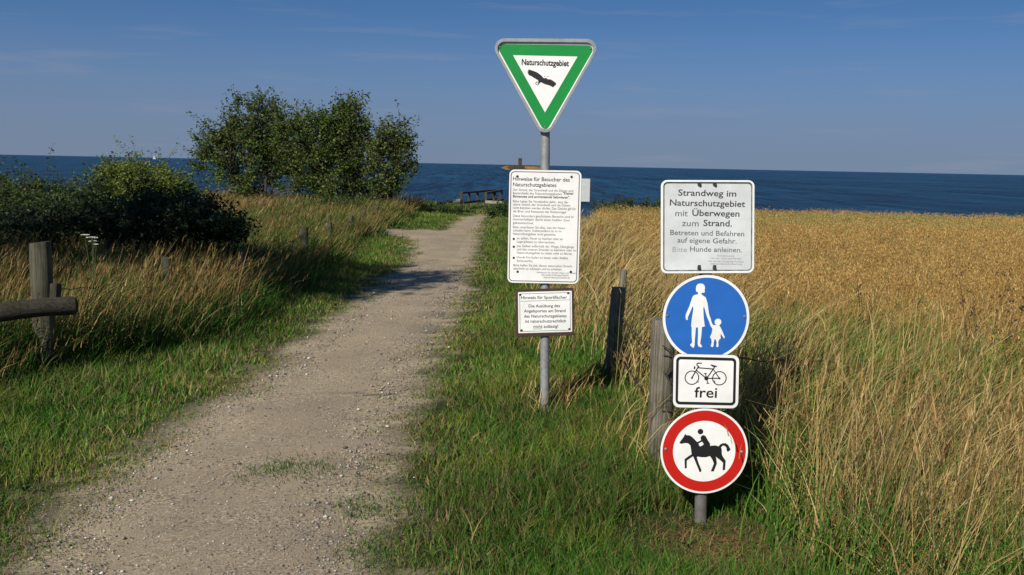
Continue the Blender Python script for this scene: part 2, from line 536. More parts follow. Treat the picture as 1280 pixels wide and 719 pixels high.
def path_sheet():
    bm = bmesh.new()
    step = 0.10
    xs = np.arange(PR[:, 0].min() - 0.1, PR[:, 0].max() + 0.1, step)
    ys = np.arange(max(1.0, PR[:, 1].min()), PR[:, 1].max() + 0.1, step)
    # grid of the inside plus a triangulated outline would leave cracks, so tessellate the outline and subdivide
    tris = tessellate_polygon([[Vector((p[0], p[1], 0)) for p in PR]])
    vs_ = [bm.verts.new((p[0], p[1], 0)) for p in PR]
    for t in tris:
        try: bm.faces.new([vs_[k] for k in t])
        except ValueError: pass
    bmesh.ops.triangulate(bm, faces=bm.faces)
    # slice by a grid so the sheet follows the ground
    for x in np.arange(PR[:, 0].min(), PR[:, 0].max(), 0.4):
        bmesh.ops.bisect_plane(bm, geom=bm.verts[:] + bm.edges[:] + bm.faces[:], plane_co=(x, 0, 0), plane_no=(1, 0, 0))
    for y in np.arange(PR[:, 1].min(), PR[:, 1].max(), 0.4):
        bmesh.ops.bisect_plane(bm, geom=bm.verts[:] + bm.edges[:] + bm.faces[:], plane_co=(0, y, 0), plane_no=(0, 1, 0))
    pd_ = path_dist([v.co.x for v in bm.verts], [v.co.y for v in bm.verts])
    for v, d_ in zip(bm.verts, pd_):
        v.co.z = gz(v.co.x, v.co.y) + (-0.012 if d_ > -0.004 else 0.005)
    bmesh.ops.recalc_face_normals(bm, faces=bm.faces)
    me = bpy.data.meshes.new('path')
    bm.to_mesh(me); bm.free()
    for p in me.polygons:
        p.use_smooth = True
        if p.normal.z < 0: p.flip()
    m, nt, b = new_mat('sandy_gravel')
    N, L = nt.nodes, nt.links
    tc = N.new('ShaderNodeTexCoord')
    v = N.new('ShaderNodeTexVoronoi'); v.inputs['Scale'].default_value = 95; v.feature = 'F1'
    L.new(tc.outputs['Object'], v.inputs['Vector'])
    n1 = N.new('ShaderNodeTexNoise'); n1.inputs['Scale'].default_value = 1.1; n1.inputs['Detail'].default_value = 6; n1.inputs['Roughness'].default_value = 0.65
    L.new(tc.outputs['Object'], n1.inputs['Vector'])
    n2 = N.new('ShaderNodeTexNoise'); n2.inputs['Scale'].default_value = 140; n2.inputs['Detail'].default_value = 5; n2.inputs['Roughness'].default_value = 0.75
    L.new(tc.outputs['Object'], n2.inputs['Vector'])
    sepv = N.new('ShaderNodeSeparateColor'); L.new(v.outputs['Color'], sepv.inputs[0])
    r1 = N.new('ShaderNodeValToRGB')         # grain by grain colour
    cr_ = r1.color_ramp
    cr_.elements[0].position = 0.0; cr_.elements[0].color = (0.14, 0.12, 0.10, 1)
    cr_.elements[1].position = 1.0; cr_.elements[1].color = (0.58, 0.52, 0.43, 1)
    for p_, c_ in ((0.12, (0.25, 0.205, 0.15)), (0.5, (0.36, 0.295, 0.21)), (0.86, (0.44, 0.36, 0.255))):
        el = cr_.elements.new(p_); el.color = c4(c_)
    L.new(sepv.outputs[0], r1.inputs['Fac'])
    r2 = N.new('ShaderNodeValToRGB')
    r2.color_ramp.elements[0].position = 0.3; r2.color_ramp.elements[0].color = (0.90, 0.89, 0.88, 1)
    r2.color_ramp.elements[1].position = 0.7; r2.color_ramp.elements[1].color = (1.26, 1.23, 1.17, 1)
    L.new(n1.outputs['Fac'], r2.inputs['Fac'])
    r3 = N.new('ShaderNodeValToRGB')
    r3.color_ramp.elements[0].position = 0.33; r3.color_ramp.elements[0].color = (0.55, 0.54, 0.52, 1)
    r3.color_ramp.elements[1].position = 0.6; r3.color_ramp.elements[1].color = (1.1, 1.1, 1.1, 1)
    L.new(n2.outputs['Fac'], r3.inputs['Fac'])
    fine = N.new('ShaderNodeMix'); fine.data_type = 'RGBA'           # smooth trodden sand against loose grit
    fine.inputs['A'].default_value = (0.36, 0.295, 0.212, 1)
    rf = N.new('ShaderNodeValToRGB'); rf.color_ramp.elements[0].position = 0.35; rf.color_ramp.elements[1].position = 0.62
    n3 = N.new('ShaderNodeTexNoise'); n3.inputs['Scale'].default_value = 2.6; n3.inputs['Detail'].default_value = 4
    L.new(tc.outputs['Object'], n3.inputs['Vector']); L.new(n3.outputs['Fac'], rf.inputs['Fac'])
    L.new(rf.outputs['Color'], fine.inputs['Factor']); L.new(r1.outputs['Color'], fine.inputs['B'])
    m1 = N.new('ShaderNodeMix'); m1.data_type = 'RGBA'; m1.blend_type = 'MULTIPLY'; m1.inputs['Factor'].default_value = 1
    L.new(fine.outputs['Result'], m1.inputs['A']); L.new(r2.outputs['Color'], m1.inputs['B'])
    m2 = N.new('ShaderNodeMix'); m2.data_type = 'RGBA'; m2.blend_type = 'MULTIPLY'; m2.inputs['Factor'].default_value = 1
    L.new(m1.outputs['Result'], m2.inputs['A']); L.new(r3.outputs['Color'], m2.inputs['B'])
    L.new(m2.outputs['Result'], b.inputs['Base Color'])
    b.inputs['Roughness'].default_value = 0.95; b.inputs['Specular IOR Level'].default_value = 0.15
    ad = N.new('ShaderNodeMath'); ad.operation = 'ADD'
    L.new(n2.outputs['Fac'], ad.inputs[0]); L.new(sepv.outputs[1], ad.inputs[1])
    bp = N.new('ShaderNodeBump'); bp.inputs['Strength'].default_value = 0.75; bp.inputs['Distance'].default_value = 0.006
    L.new(ad.outputs[0], bp.inputs['Height']); L.new(bp.outputs['Normal'], b.inputs['Normal'])
    tag(link('path', me, m), kind='structure')


path_sheet()


def sea_sheet():
    S = 40000
    bm = bmesh.new()
    ys = [-20, 36, 60, 120, 300, 1000, 4000, 12000, S]
    xs = [-S, -8000, -2000, -400, -100, 0, 100, 400, 2000, 8000, S]
    vs_ = [[bm.verts.new((x, y, SEA_Z)) for x in xs] for y in ys[1:]]
    for j in range(len(vs_) - 1):
        for i in range(len(xs) - 1):
            bm.faces.new((vs_[j][i], vs_[j][i + 1], vs_[j + 1][i + 1], vs_[j + 1][i]))
    me = bpy.data.meshes.new('sea'); bm.to_mesh(me); bm.free()
    m, nt, b = new_mat('sea_water')
    N, L = nt.nodes, nt.links
    tc = N.new('ShaderNodeTexCoord')

    def nz(sc, det, rough=0.6):
        mp = N.new('ShaderNodeMapping'); mp.inputs['Scale'].default_value = sc
        mp.inputs['Rotation'].default_value = (0, 0, R(12))
        L.new(tc.outputs['Object'], mp.inputs['Vector'])
        n = N.new('ShaderNodeTexNoise'); n.inputs['Scale'].default_value = 1; n.inputs['Detail'].default_value = det; n.inputs['Roughness'].default_value = rough
        L.new(mp.outputs['Vector'], n.inputs['Vector'])
        return n
    wav = nz((0.16, 0.30, 1), 9, 0.70)
    chop = nz((0.40, 0.030, 1), 6, 0.66)
    chop2 = nz((0.09, 0.0045, 1), 6, 0.66)
    swell = nz((0.02, 0.055, 1), 4)
    patch = nz((0.004, 0.02, 1), 3)
    rp = N.new('ShaderNodeValToRGB')
    rp.color_ramp.elements[0].position = 0.44; rp.color_ramp.elements[0].color = (0.0005, 0.004, 0.012, 1)
    rp.color_ramp.elements[1].position = 0.57; rp.color_ramp.elements[1].color = (0.011, 0.068, 0.138, 1)  # light and dark of the wave faces painted into the water colour
    ad = N.new('ShaderNodeMath'); ad.operation = 'ADD'; ad.use_clamp = True
    ml = N.new('ShaderNodeMath'); ml.operation = 'MULTIPLY'; ml.inputs[1].default_value = 0.2
    L.new(patch.outputs['Fac'], ml.inputs[0]); 
    ml2 = N.new('ShaderNodeMath'); ml2.operation = 'MULTIPLY'; ml2.inputs[1].default_value = 0.4
    avg = N.new('ShaderNodeMath'); avg.operation = 'ADD'
    L.new(chop.outputs['Fac'], avg.inputs[0]); L.new(chop2.outputs['Fac'], avg.inputs[1])
    L.new(avg.outputs[0], ml2.inputs[0])
    L.new(ml.outputs[0], ad.inputs[0]); L.new(ml2.outputs[0], ad.inputs[1])
    L.new(ad.outputs[0], rp.inputs['Fac'])
    L.new(rp.outputs['Color'], b.inputs['Base Color'])
    b.inputs['Roughness'].default_value = 0.32
    b.inputs['IOR'].default_value = 1.33
    b.inputs['Specular IOR Level'].default_value = 0.22
    ad2 = N.new('ShaderNodeMath'); ad2.operation = 'ADD'
    L.new(wav.outputs['Fac'], ad2.inputs[0]); L.new(swell.outputs['Fac'], ad2.inputs[1])
    bp = N.new('ShaderNodeBump'); bp.inputs['Strength'].default_value = 1.0; bp.inputs['Distance'].default_value = 1.6
    L.new(ad2.outputs[0], bp.inputs['Height']); L.new(bp.outputs['Normal'], b.inputs['Normal'])
    tag(link('sea', me, m), kind='structure')


sea_sheet()


# ------------------------------------------------------------------ vegetation builders
def blades(x, y, z, h, w, ang, lean, tint, tip=None, segs=2, curve=None, face=None):
    """n grass blades as tapered, bent ribbons; returns V, loops, starts, T"""
    n = len(x)
    if face is None: face = rng.random(n) * math.pi
    fx, fy = np.cos(face), np.sin(face)
    lx, ly = np.cos(ang), np.sin(ang)
    if curve is None: curve = np.full(n, 1.7)
    rows = []
    for s in range(segs + 1):
        t = s / segs
        tt = t ** curve
        cx = x + lx * lean * h * tt; cy = y + ly * lean * h * tt
        cz = z + h * t * np.sqrt(np.clip(1 - (lean * t * 0.75) ** 2, 0.08, 1))
        if s < segs:
            ww = w * (1 - 0.45 * t) * 0.5
            rows.append(np.stack([cx - fx * ww, cy - fy * ww, cz], 1))
            rows.append(np.stack([cx + fx * ww, cy + fy * ww, cz], 1))
        else:
            rows.append(np.stack([cx, cy, cz], 1))
    k = 2 * segs + 1
    V = np.stack(rows, 1).reshape(-1, 3)
    base = np.arange(n)[:, None] * k
    loc = []
    st = []
    c = 0
    for s in range(segs - 1):
        loc += [2 * s, 2 * s + 1, 2 * s + 3, 2 * s + 2]; st.append(c); c += 4
    loc += [2 * segs - 2, 2 * segs - 1, 2 * segs]; st.append(c); c += 3
    loops = (base + np.array(loc)[None, :]).ravel()
    starts = (np.arange(n)[:, None] * c + np.array(st)[None, :]).ravel()
    T = np.repeat(tint, k, axis=0)
    tips = np.stack([x + lx * lean * h, y + ly * lean * h, z + h * np.sqrt(np.clip(1 - (lean * 0.75) ** 2, 0.08, 1))], 1)
    return V, loops, starts, T, tips


def joinparts(parts):
    V, Lp, S, T = [], [], [], []
    vo = lo = 0
    for v, l, s, t in parts:
        V.append(v); Lp.append(l + vo); S.append(s + lo); T.append(t)
        vo += len(v); lo += len(l)
    return np.concatenate(V), np.concatenate(Lp), np.concatenate(S), np.concatenate(T)


def scatter(x0, x1, y0, y1, dens, ref=4.5, power=1.25, side=1.6):
    """random points, thinner with distance from the viewpoint, inside a generous view wedge"""
    out = []
    yb = y0
    while yb < y1:
        ye = min(y1, yb * 1.18 + 0.05)
        d = dens * min(1.6, (ref / max(yb, 1)) ** power)
        n = int((x1 - x0) * (ye - yb) * d)
        px_ = rng.uniform(x0, x1, n); py_ = rng.uniform(yb, ye, n)
        k = np.abs(px_) < 0.53 * py_ + side
        out.append(np.stack([px_[k], py_[k]], 1))
        yb = ye
    p = np.concatenate(out)
    return p[:, 0], p[:, 1]


def mixcol(n, cols, wts, jit=0.22):
    cols = np.array(cols); wts = np.array(wts, dtype=float); wts /= wts.sum()
    c = cols[rng.choice(len(cols), n, p=wts)]
    c = c * (1 + jit * (rng.random((n, 1)) * 2 - 1)) * (1 + 0.08 * (rng.random((n, 3)) * 2 - 1))
    return np.clip(c, 0.002, 0.9)


GREEN = [(0.044, 0.120, 0.011), (0.068, 0.160, 0.015), (0.030, 0.085, 0.010), (0.098, 0.155, 0.022)]
STRAW = [(0.41, 0.30, 0.115), (0.34, 0.235, 0.085), (0.50, 0.39, 0.18), (0.22, 0.145, 0.058), (0.20, 0.21, 0.050)]
CROP = [(0.45, 0.280, 0.090), (0.39, 0.235, 0.072), (0.51, 0.350, 0.135), (0.27, 0.165, 0.048), (0.27, 0.25, 0.075)]


def stuff(name, parts, mat, label, cat):
    V, Lp, S, T = joinparts(parts)
    me = mesh_np(name, V, Lp, S, T)
    o = link(name, me, mat)
    return tag(o, label, cat, kind='stuff')


def wscale(y, p=0.75, ref=4.5):
    return np.clip((y / ref), 0.8, 20) ** p


def verge_grass():
    parts = []
    for (x0, x1) in ((-4.2, -1.2), (-1.4, 1.25)):
        x, y = scatter(x0, x1, 2.6, 40, 6800, power=1.35)
        d = path_dist(x, y)
        nz = fbm(x * 1.7, y * 1.7, 3)
        n2 = fbm(x * 4.3 + 50, y * 4.3, 2)
        keep = rng.random(len(x)) < np.clip(sstep(-0.16, 0.16, d + 0.50 * (nz - 0.5)), 0, 1) * np.clip(0.15 + 1.9 * (n2 - 0.28), 0.06, 1) ** (1 - sstep(0.1, 0.7, d))
        keep &= d > -0.30
        keep &= ~((((x - 0.93) / 0.45) ** 2 + ((y - 4.45) / 0.45) ** 2 < 1) & (rng.random(len(x)) < 0.75))
        x, y, d, nz = x[keep], y[keep], d[keep], nz[keep]
        n = len(x)
        h = (0.028 + 0.075 * sstep(0.0, 1.0, d)) * (0.5 + 0.8 * nz) * rng.uniform(0.55, 1.5, n)
        h *= np.where(((x - 0.93) / 0.42) ** 2 + ((y - 4.45) / 0.40) ** 2 < 1, 0.35, 1.0)
        dry = rng.random(n) < (0.40 - 0.20 * sstep(0.1, 0.9, d) + 0.5 * (nz - 0.5))
        t = mixcol(n, GREEN, (4, 3, 3, 2))
        t[dry] = mixcol(int(dry.sum()), [(0.26, 0.20, 0.085), (0.19, 0.14, 0.06), (0.13, 0.095, 0.045), (0.19, 0.20, 0.05)], (2, 3, 3, 3))
        pt = fbm(x * 0.9 + 33, y * 0.9 + 14, 3)[:, None]
        t = t * (0.68 + 1.10 * pt) * (1 + (~dry)[:, None] * np.array([0.85, 0.22, 0.3]) * (sstep(0.5, 0.72, fbm(x * 2.1 + 5, y * 2.1 + 71, 2))[:, None]))
        lean = np.clip(rng.uniform(0.1, 0.95, n) + 0.35 * sstep(0.45, 0.0, d), 0, 1.15)
        h *= 1 - 0.35 * sstep(0.4, 0.0, d)
        parts.append(blades(x, y, ground_z(x, y) - 0.004, h * 1.25, rng.uniform(0.003, 0.0062, n) * np.where(rng.random(n) < 0.08, 1.9, 1.0) * wscale(y, 0.8), rng.random(n) * 6.283, lean, t)[:4])
        # loose dead stems lying in the turf
        k = rng.random(n) < 0.010
        xs, ys = x[k], y[k]
        m_ = len(xs)
        parts.append(blades(xs, ys, ground_z(xs, ys) + 0.01, rng.uniform(0.06, 0.2, m_), rng.uniform(0.0025, 0.004, m_) * wscale(ys, 0.6), rng.random(m_) * 6.28, rng.uniform(0.75, 1.15, m_), mixcol(m_, STRAW, (3, 3, 0, 4, 2)) * 0.8, segs=3)[:4])
        # broad leaved weeds pressed into the turf
        m_ = 90
        wx = rng.uniform(x0, x1, m_); wy = 3.2 + 9 * rng.random(m_) ** 1.5
        ok = path_dist(wx, wy) > 0.3
        wx, wy = np.repeat(wx[ok], 7), np.repeat(wy[ok], 7)
        m_ = len(wx)
        parts.append(blades(wx, wy, ground_z(wx, wy) + 0.012, rng.uniform(0.04, 0.075, m_), rng.uniform(0.012, 0.022, m_), rng.random(m_) * 6.28, rng.uniform(1.0, 1.5, m_), mixcol(m_, [(0.05, 0.10, 0.018), (0.07, 0.12, 0.022)], (1, 1)), segs=3)[:4])
    # a creeping patch of turf out on the gravel
    for (qx, qy, n_) in ((352, 590, 220), (392, 592, 140), (325, 600, 120), (452, 640, 240), (470, 700, 260)):
        gx, gy = gpt(qx, qy)
        xs = gx + rng.normal(0, 0.085, n_); ys = gy + rng.normal(0, 0.10, n_)
        parts.append(blades(xs, ys, ground_z(xs, ys) + 0.002, rng.uniform(0.015, 0.05, n_), rng.uniform(0.003, 0.005, n_), rng.random(n_) * 6.28, rng.uniform(0.3, 1.0, n_), mixcol(n_, GREEN, (3, 2, 3, 3)))[:4])
    stuff('turf', parts, M['grass'], 'short trodden green turf edging both sides of the gravel path', 'turf')


def bank_x(y):
    """x of the foot of the tall grass bank left of the path"""
    return -3.62 + 1.17 * sstep(5.0, 9.5, y) - 0.35 * sstep(14, 20, y)


def lush_grass():
    parts = []
    # right: from the path verge to the field edge
    x, y = scatter(-0.6, 3.6, 2.6, 40, 2600, power=1.2)
    nz = fbm(x * 1.1 + 7, y * 1.1, 3)
    g = sstep(0.0, 0.85, x + 0.9 * (nz - 0.5))
    keep = rng.random(len(x)) < (0.03 + 0.97 * g) * (1 - 0.75 * sstep(1.7, 2.5, x - 1.2 * sstep(8.0, 6.0, y))) * (1 - 0.6 * sstep(8, 16, y) * sstep(0.8, 1.4, x))
    keep &= path_dist(x, y) > 0.05
    foot = ((x - 0.93) / 0.42) ** 2 + ((y - 4.42) / 0.48) ** 2 < 1
    keep &= ~(foot & (rng.random(len(x)) < 0.93))
    x, y, g, nz = x[keep], y[keep], g[keep], nz[keep]
    n = len(x)
    foot = foot[keep]
    h = (0.06 + 0.24 * g * (0.4 + 0.9 * nz) * (0.30 + 0.70 * sstep(0.4, 1.4, x + 0.5 * (nz - 0.5))) + 0.27 * sstep(1.15, 1.6, x) * sstep(8.8, 6.6, y) * (0.45 + 1.1 * nz)) * rng.uniform(0.6, 1.35, n)
    h *= 1 - 0.78 * sstep(5.35, 4.9, y) * sstep(1.62, 1.3, x + 0.25 * (nz - 0.5))
    h[foot] *= 0.4
    h *= 1 - 0.25 * sstep(1.2, 1.5, x) * sstep(5.0, 4.2, y)
    t = mixcol(n, GREEN, (4, 3, 3, 2))
    t = t * (1.08 + 0.65 * fbm(x * 1.4 + 8, y * 1.4 + 2, 3)[:, None]) * (1 + np.array([0.6, 0.2, 0.2]) * sstep(0.5, 0.7, fbm(x * 1.9 + 50, y * 1.9 + 7, 2))[:, None])
    dry = rng.random(n) < 0.09
    t[dry] = mixcol(int(dry.sum()), STRAW, (3, 3, 1, 2, 3))
    ang = rng.normal(0.5, 1.3, n)
    parts.append(blades(x, y, ground_z(x, y) - 0.005, h * 1.15, rng.uniform(0.004, 0.0075, n) * wscale(y, 0.7), ang, rng.uniform(0.15, 0.95, n), t, segs=3, curve=np.full(n, 2.0))[:4])
    # left: lower skirt of the tall grass bank
    x, y = scatter(-6.5, -2.15, 2.6, 30, 2100, power=1.2)
    nz = fbm(x * 1.1 + 70, y * 1.1, 3)
    g = sstep(0.15, -0.45, x - bank_x(y) + 0.6 * (nz - 0.5))
    keep = rng.random(len(x)) < (0.04 + 0.96 * g) * (1 - 0.35 * sstep(-3.4, -5, x))
    keep &= path_dist(x, y) > 0.05
    x, y, g, nz = x[keep], y[keep], g[keep], nz[keep]
    n = len(x)
    h = (0.08 + 0.30 * g * (0.5 + 0.9 * nz)) * rng.uniform(0.6, 1.35, n)
    t = mixcol(n, GREEN, (4, 2, 4, 1)) * 0.85
    dry = rng.random(n) < 0.12
    t[dry] = mixcol(int(dry.sum()), STRAW, (3, 3, 1, 3, 3))
    parts.append(blades(x, y, ground_z(x, y) - 0.005, h * 1.15, rng.uniform(0.004, 0.0075, n) * wscale(y, 0.7), rng.normal(0.2, 1.2, n), rng.uniform(0.15, 0.95, n), t, segs=3, curve=np.full(n, 2.0))[:4])
    stuff('lush_grass', parts, M['grass'], 'lush knee high green grass growing along the fences', 'grass')


def seedheads(tips, dirx, diry, size, tint, k=5, wfac=1.0):
    """feathery panicle: k short ribbons round the top of each stalk"""
    n = len(tips)
    P = []
    for i in range(k):
        back = (i / k) * size * 0.9
        bx = tips[:, 0] - dirx * back * 0.8; by = tips[:, 1] - diry * back * 0.8; bz = tips[:, 2] - back * 0.8 - size * 0.2
        P.append(blades(bx, by, bz, size * rng.uniform(0.35, 0.6, n), size * 0.038 * wfac * rng.uniform(0.7, 1.3, n), np.arctan2(diry, dirx) + rng.normal(0, 0.9, n), rng.uniform(0.2, 0.8, n), tint * rng.uniform(0.85, 1.15, (n, 1)))[:4])
    return P


def dry_grass():
    parts = []

    def bank(x, y, hmin, hmax, angm, angs, lmin, lmax, wts, heads=0.5, leaf=0.6):
        n = len(x)
        nz = fbm(x * 0.9 + 3, y * 0.9 + 77, 3)
        h = (hmin + (hmax - hmin) * np.clip(nz * 1.25 - 0.1, 0, 1)) * rng.uniform(0.65, 1.12, n)
        h *= 1 - 0.45 * sstep(12, 30, y) * (x > 0)
        h *= 1 - 0.45 * sstep(7.25, 6.9, y) * sstep(5.2, 5.8, y) * (x < -2) * sstep(-2.7, -3.1, x)
        h *= 1 - 0.35 * sstep(9.5, 11.5, y) * (x < -2)
        t = mixcol(n, STRAW, wts) * np.where(x < -2, 0.78, 1.0)[:, None]  # left bank tint lowered: its shade is painted into the straw colour
        brown = rng.random(n) < 0.08
        t[brown] = mixcol(int(brown.sum()), [(0.15, 0.09, 0.04), (0.10, 0.065, 0.035)], (1, 1))
        ang = rng.normal(angm, angs, n)
        lean = rng.uniform(lmin, lmax, n)
        cur = rng.uniform(1.2, 2.6, n)
        z = ground_z(x, y) - 0.01
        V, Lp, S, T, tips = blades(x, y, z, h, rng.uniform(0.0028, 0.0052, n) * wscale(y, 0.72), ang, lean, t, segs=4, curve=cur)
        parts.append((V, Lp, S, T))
        k = rng.random(n) < heads
        sz = rng.uniform(0.07, 0.16, int(k.sum()))
        parts.extend(seedheads(tips[k], np.cos(ang[k]) * lean[k], np.sin(ang[k]) * lean[k], sz, t[k] * np.array([0.95, 0.85, 0.8]), 4, wscale(y[k], 0.35)))
        # drooping dead leaves
        k = rng.random(n) < leaf
        m_ = int(k.sum())
        parts.append(blades(x[k] + rng.normal(0, .03, m_), y[k] + rng.normal(0, .03, m_), z[k] + h[k] * rng.uniform(0.0, 0.35, m_), h[k] * rng.uniform(0.3, 0.6, m_), rng.uniform(0.004, 0.008, m_) * wscale(y[k], 0.6), rng.random(m_) * 6.28, rng.uniform(0.5, 1.15, m_), t[k] * 0.9, segs=3)[:4])

    # right bank between fence and field
    x, y = scatter(0.5, 3.6, 3.0, 40, 1150, power=1.08)
    nz = fbm(x * 1.3 + 11, y * 1.3 + 5, 3)
    g = sstep(0.55, 1.15, x + 0.8 * (nz - 0.5)) * (1 - sstep(1.75, 2.45, x - 1.0 * sstep(8.5, 5.5, y) + 0.7 * (nz - 0.5)))
    g *= ~((x < 1.32) & (y < 5.15))
    g *= 1 - 0.85 * np.exp(-((x - 2.05) / 0.38) ** 2 - ((y - 5.9) / 0.8) ** 2)
    g *= sstep(4.75, 5.3, y + 2.6 * sstep(1.10, 1.50, x + 0.3 * (nz - 0.5)))
    k = rng.random(len(x)) < g
    k &= rng.random(len(x)) < 0.07 + 0.32 * sstep(0.40, 0.64, fbm(x * 1.5 + 90, y * 1.5 + 4, 2)) + 0.3 * sstep(9, 13, y)
    bank(x[k], y[k], 0.45, 0.86, 0.15, 0.9, 0.05, 0.90, (4, 3, 3, 3, 4), 0.55)
    # bare upright stalks at the near corner
    kk = (rng.random(len(x)) < g * (0.08 + 0.62 * sstep(0.42, 0.62, fbm(x * 2.6 + 40, y * 2.2 + 14, 2)))) & (x > 1.15) & (y < 6.4)
    bank(x[kk], y[kk], 0.60, 1.02, 0.2, 1.2, 0.02, 0.42, (4, 3, 3, 3, 1), 0.3, 0.4)
    # long pale strands bowed over to the right by the wind
    kk = rng.random(len(x)) < g * 0.16
    bank(x[kk], y[kk], 0.75, 1.1, 0.05, 0.35, 0.55, 0.95, (5, 2, 5, 0, 0), 0.35, 0.1)
    # tall green blades still growing up between the dead stalks
    kk = (rng.random(len(x)) < 0.30 * sstep(1.0, 1.4, x)) & (y < 9) & (x < 3.3)
    m_ = int(kk.sum())
    parts.append(blades(x[kk], y[kk], ground_z(x[kk], y[kk]), rng.uniform(0.35, 0.72, m_), rng.uniform(0.005, 0.009, m_) * wscale(y[kk], 0.6), rng.normal(0.2, 1.0, m_), rng.uniform(0.2, 0.95, m_), mixcol(m_, GREEN, (3, 3, 2, 3)), segs=4, curve=np.full(m_, 2.0))[:4])
    # a few fallen across
    k2 = rng.random(len(x)) < g * 0.10
    bank(x[k2], y[k2], 0.7, 1.05, 0.3, 0.8, 0.75, 1.15, (4, 3, 4, 1, 0), 0.4, 0.2)
    # thin far strip on the right side of the path
    x, y = scatter(0.15, 1.0, 8, 30, 130, ref=8, power=0.9)
    bank(x, y, 0.3, 0.6, 0.2, 0.8, 0.05, 0.6, (4, 3, 3, 2, 2), 0.5)
    # left bank, mix weighted to dark straw to stand for the shade there
    x, y = scatter(-11.5, -2.6, 4.2, 37, 900, power=1.05)
    nz = fbm(x * 1.2 + 20, y * 1.2 + 55, 3)
    g = sstep(-0.1, -0.6, x - bank_x(y) + 0.7 * (nz - 0.5)) * np.clip(0.35 + 1.2 * (nz - 0.25), 0, 1)
    g *= 1 - 0.75 * sstep(-5.2, -6.2, x) * sstep(14, 10, y)
    k = rng.random(len(x)) < g
    bank(x[k], y[k], 0.46, 0.97, 0.1, 0.5, 0.15, 0.8, (2.5, 3, 1.5, 5, 4), 0.5)
    # flattened dead thatch round the foot of the right post and beside it
    for (cx_, cy_, n_, sx_, sy_) in ((0.93, 4.42, 800, .18, .16), (1.35, 4.2, 700, .25, .2), (0.15, 6.3, 250, .15, .12), (1.15, 3.75, 500, .2, .12)):
        x = rng.normal(cx_, sx_, n_); y = rng.normal(cy_, sy_, n_)
        parts.append(blades(x, y, ground_z(x, y) + rng.uniform(0, .012, n_), rng.uniform(0.03, 0.075, n_), rng.uniform(0.002, 0.004, n_), rng.random(n_) * 6.28, rng.uniform(1.6, 2.8, n_), mixcol(n_, [(0.30, 0.20, 0.08), (0.22, 0.14, 0.06), (0.38, 0.27, 0.12)], (3, 3, 1)), segs=3)[:4])
    # tufts at the foot of the posts and a few stray stalks on the verge
    x = rng.normal(0.30, 0.14, 60); y = rng.normal(6.62, 0.14, 60)
    bank(x, y, 0.25, 0.5, 0.2, 1.0, 0.1, 0.7, (4, 3, 3, 2, 2), 0.5)
    stuff('dry_grass', parts, M['straw'], 'tall straw coloured dry grass leaning in the wind along both fences', 'dry grass')


def crop_field():
    parts = []
    for (x0, x1, y0, y1, dens, ref, pw) in ((1.6, 26, 4.2, 41.5, 480, 9.0, 1.12),):
        x, y = scatter(x0, x1, y0, y1, dens, ref=ref, power=pw, side=1.2)
        nz = fbm(x * 0.8 + 20, y * 0.8 + 3, 3)
        e = x - (1.95 + 1.1 * sstep(8.5, 5.5, y) + 0.6 * (nz - 0.5) + 1.2 * sstep(22, 40, y))
        keep = (e > 0) & (y < shore_y(x) - 0.7 + 0.4 * nz)
        x, y, nz = x[keep], y[keep], nz[keep]
        n = len(x)
        h = (0.70 + 0.10 * (nz - 0.5) * 2 + 0.10 * (fbm(x * .22 + 5, y * .22 + 9, 2) - 0.5)) * rng.uniform(0.84, 1.08, n) * np.where(rng.random(n) < 0.03, 1.14, 1.0)
        g = sstep(0.50, 0.68, fbm(x * 0.10 + 61, y * 0.28 + 12, 2)) * sstep(12, 20, y)
        t = mixcol(n, CROP, (4, 4, 3, 2, 1.2))
        t *= (0.88 + 0.24 * fbm(x * 0.35 + 4, y * 0.9 + 31, 3))[:, None]
        gg = rng.random(n) < 0.55 * g
        t[gg] = mixcol(int(gg.sum()), [(0.24, 0.25, 0.075), (0.30, 0.29, 0.10)], (1, 1))
        ang = rng.normal(0.3, 1.0, n)
        lean = rng.uniform(0.03, 0.35, n)
        z = ground_z(x, y) - 0.01
        ws = wscale(y, 0.6, 9.0)
        V, Lp, S, T, tips = blades(x, y, z, h, 0.006 * ws, ang, lean, t, segs=2)
        parts.append((V, Lp, S, T))
        # oat-like heads: several drooping spikelets at different heights
        for i in range(6):
            f = rng.uniform(0.0, 0.20, n)
            a2 = rng.random(n) * 6.28
            o = rng.uniform(0.01, 0.05, n) * np.sqrt(ws)
            bx = tips[:, 0] + np.cos(a2) * o; by = tips[:, 1] + np.sin(a2) * o; bz = tips[:, 2] - f
            V, Lp, S, T, _ = blades(bx, by, bz, rng.uniform(0.018, 0.032, n) * np.sqrt(ws), rng.uniform(0.006, 0.010, n) * ws, a2, rng.uniform(0.2, 1.1, n), t * rng.uniform(0.75, 1.2, (n, 1)), segs=2)
            parts.append((V, Lp, S, T))
        # dry leaves lower down
        k = rng.random(n) < 0.5
        m_ = int(k.sum())
        parts.append(blades(x[k], y[k], z[k] + h[k] * rng.uniform(0.2, 0.6, m_), rng.uniform(0.12, 0.25, m_), 0.008 * ws[k], rng.random(m_) * 6.28, rng.uniform(0.6, 1.1, m_), t[k] * 0.85, segs=2)[:4])
    stuff('grain_crop', parts, M['straw'], 'ripe golden grain crop filling the field down to the sea', 'crop')


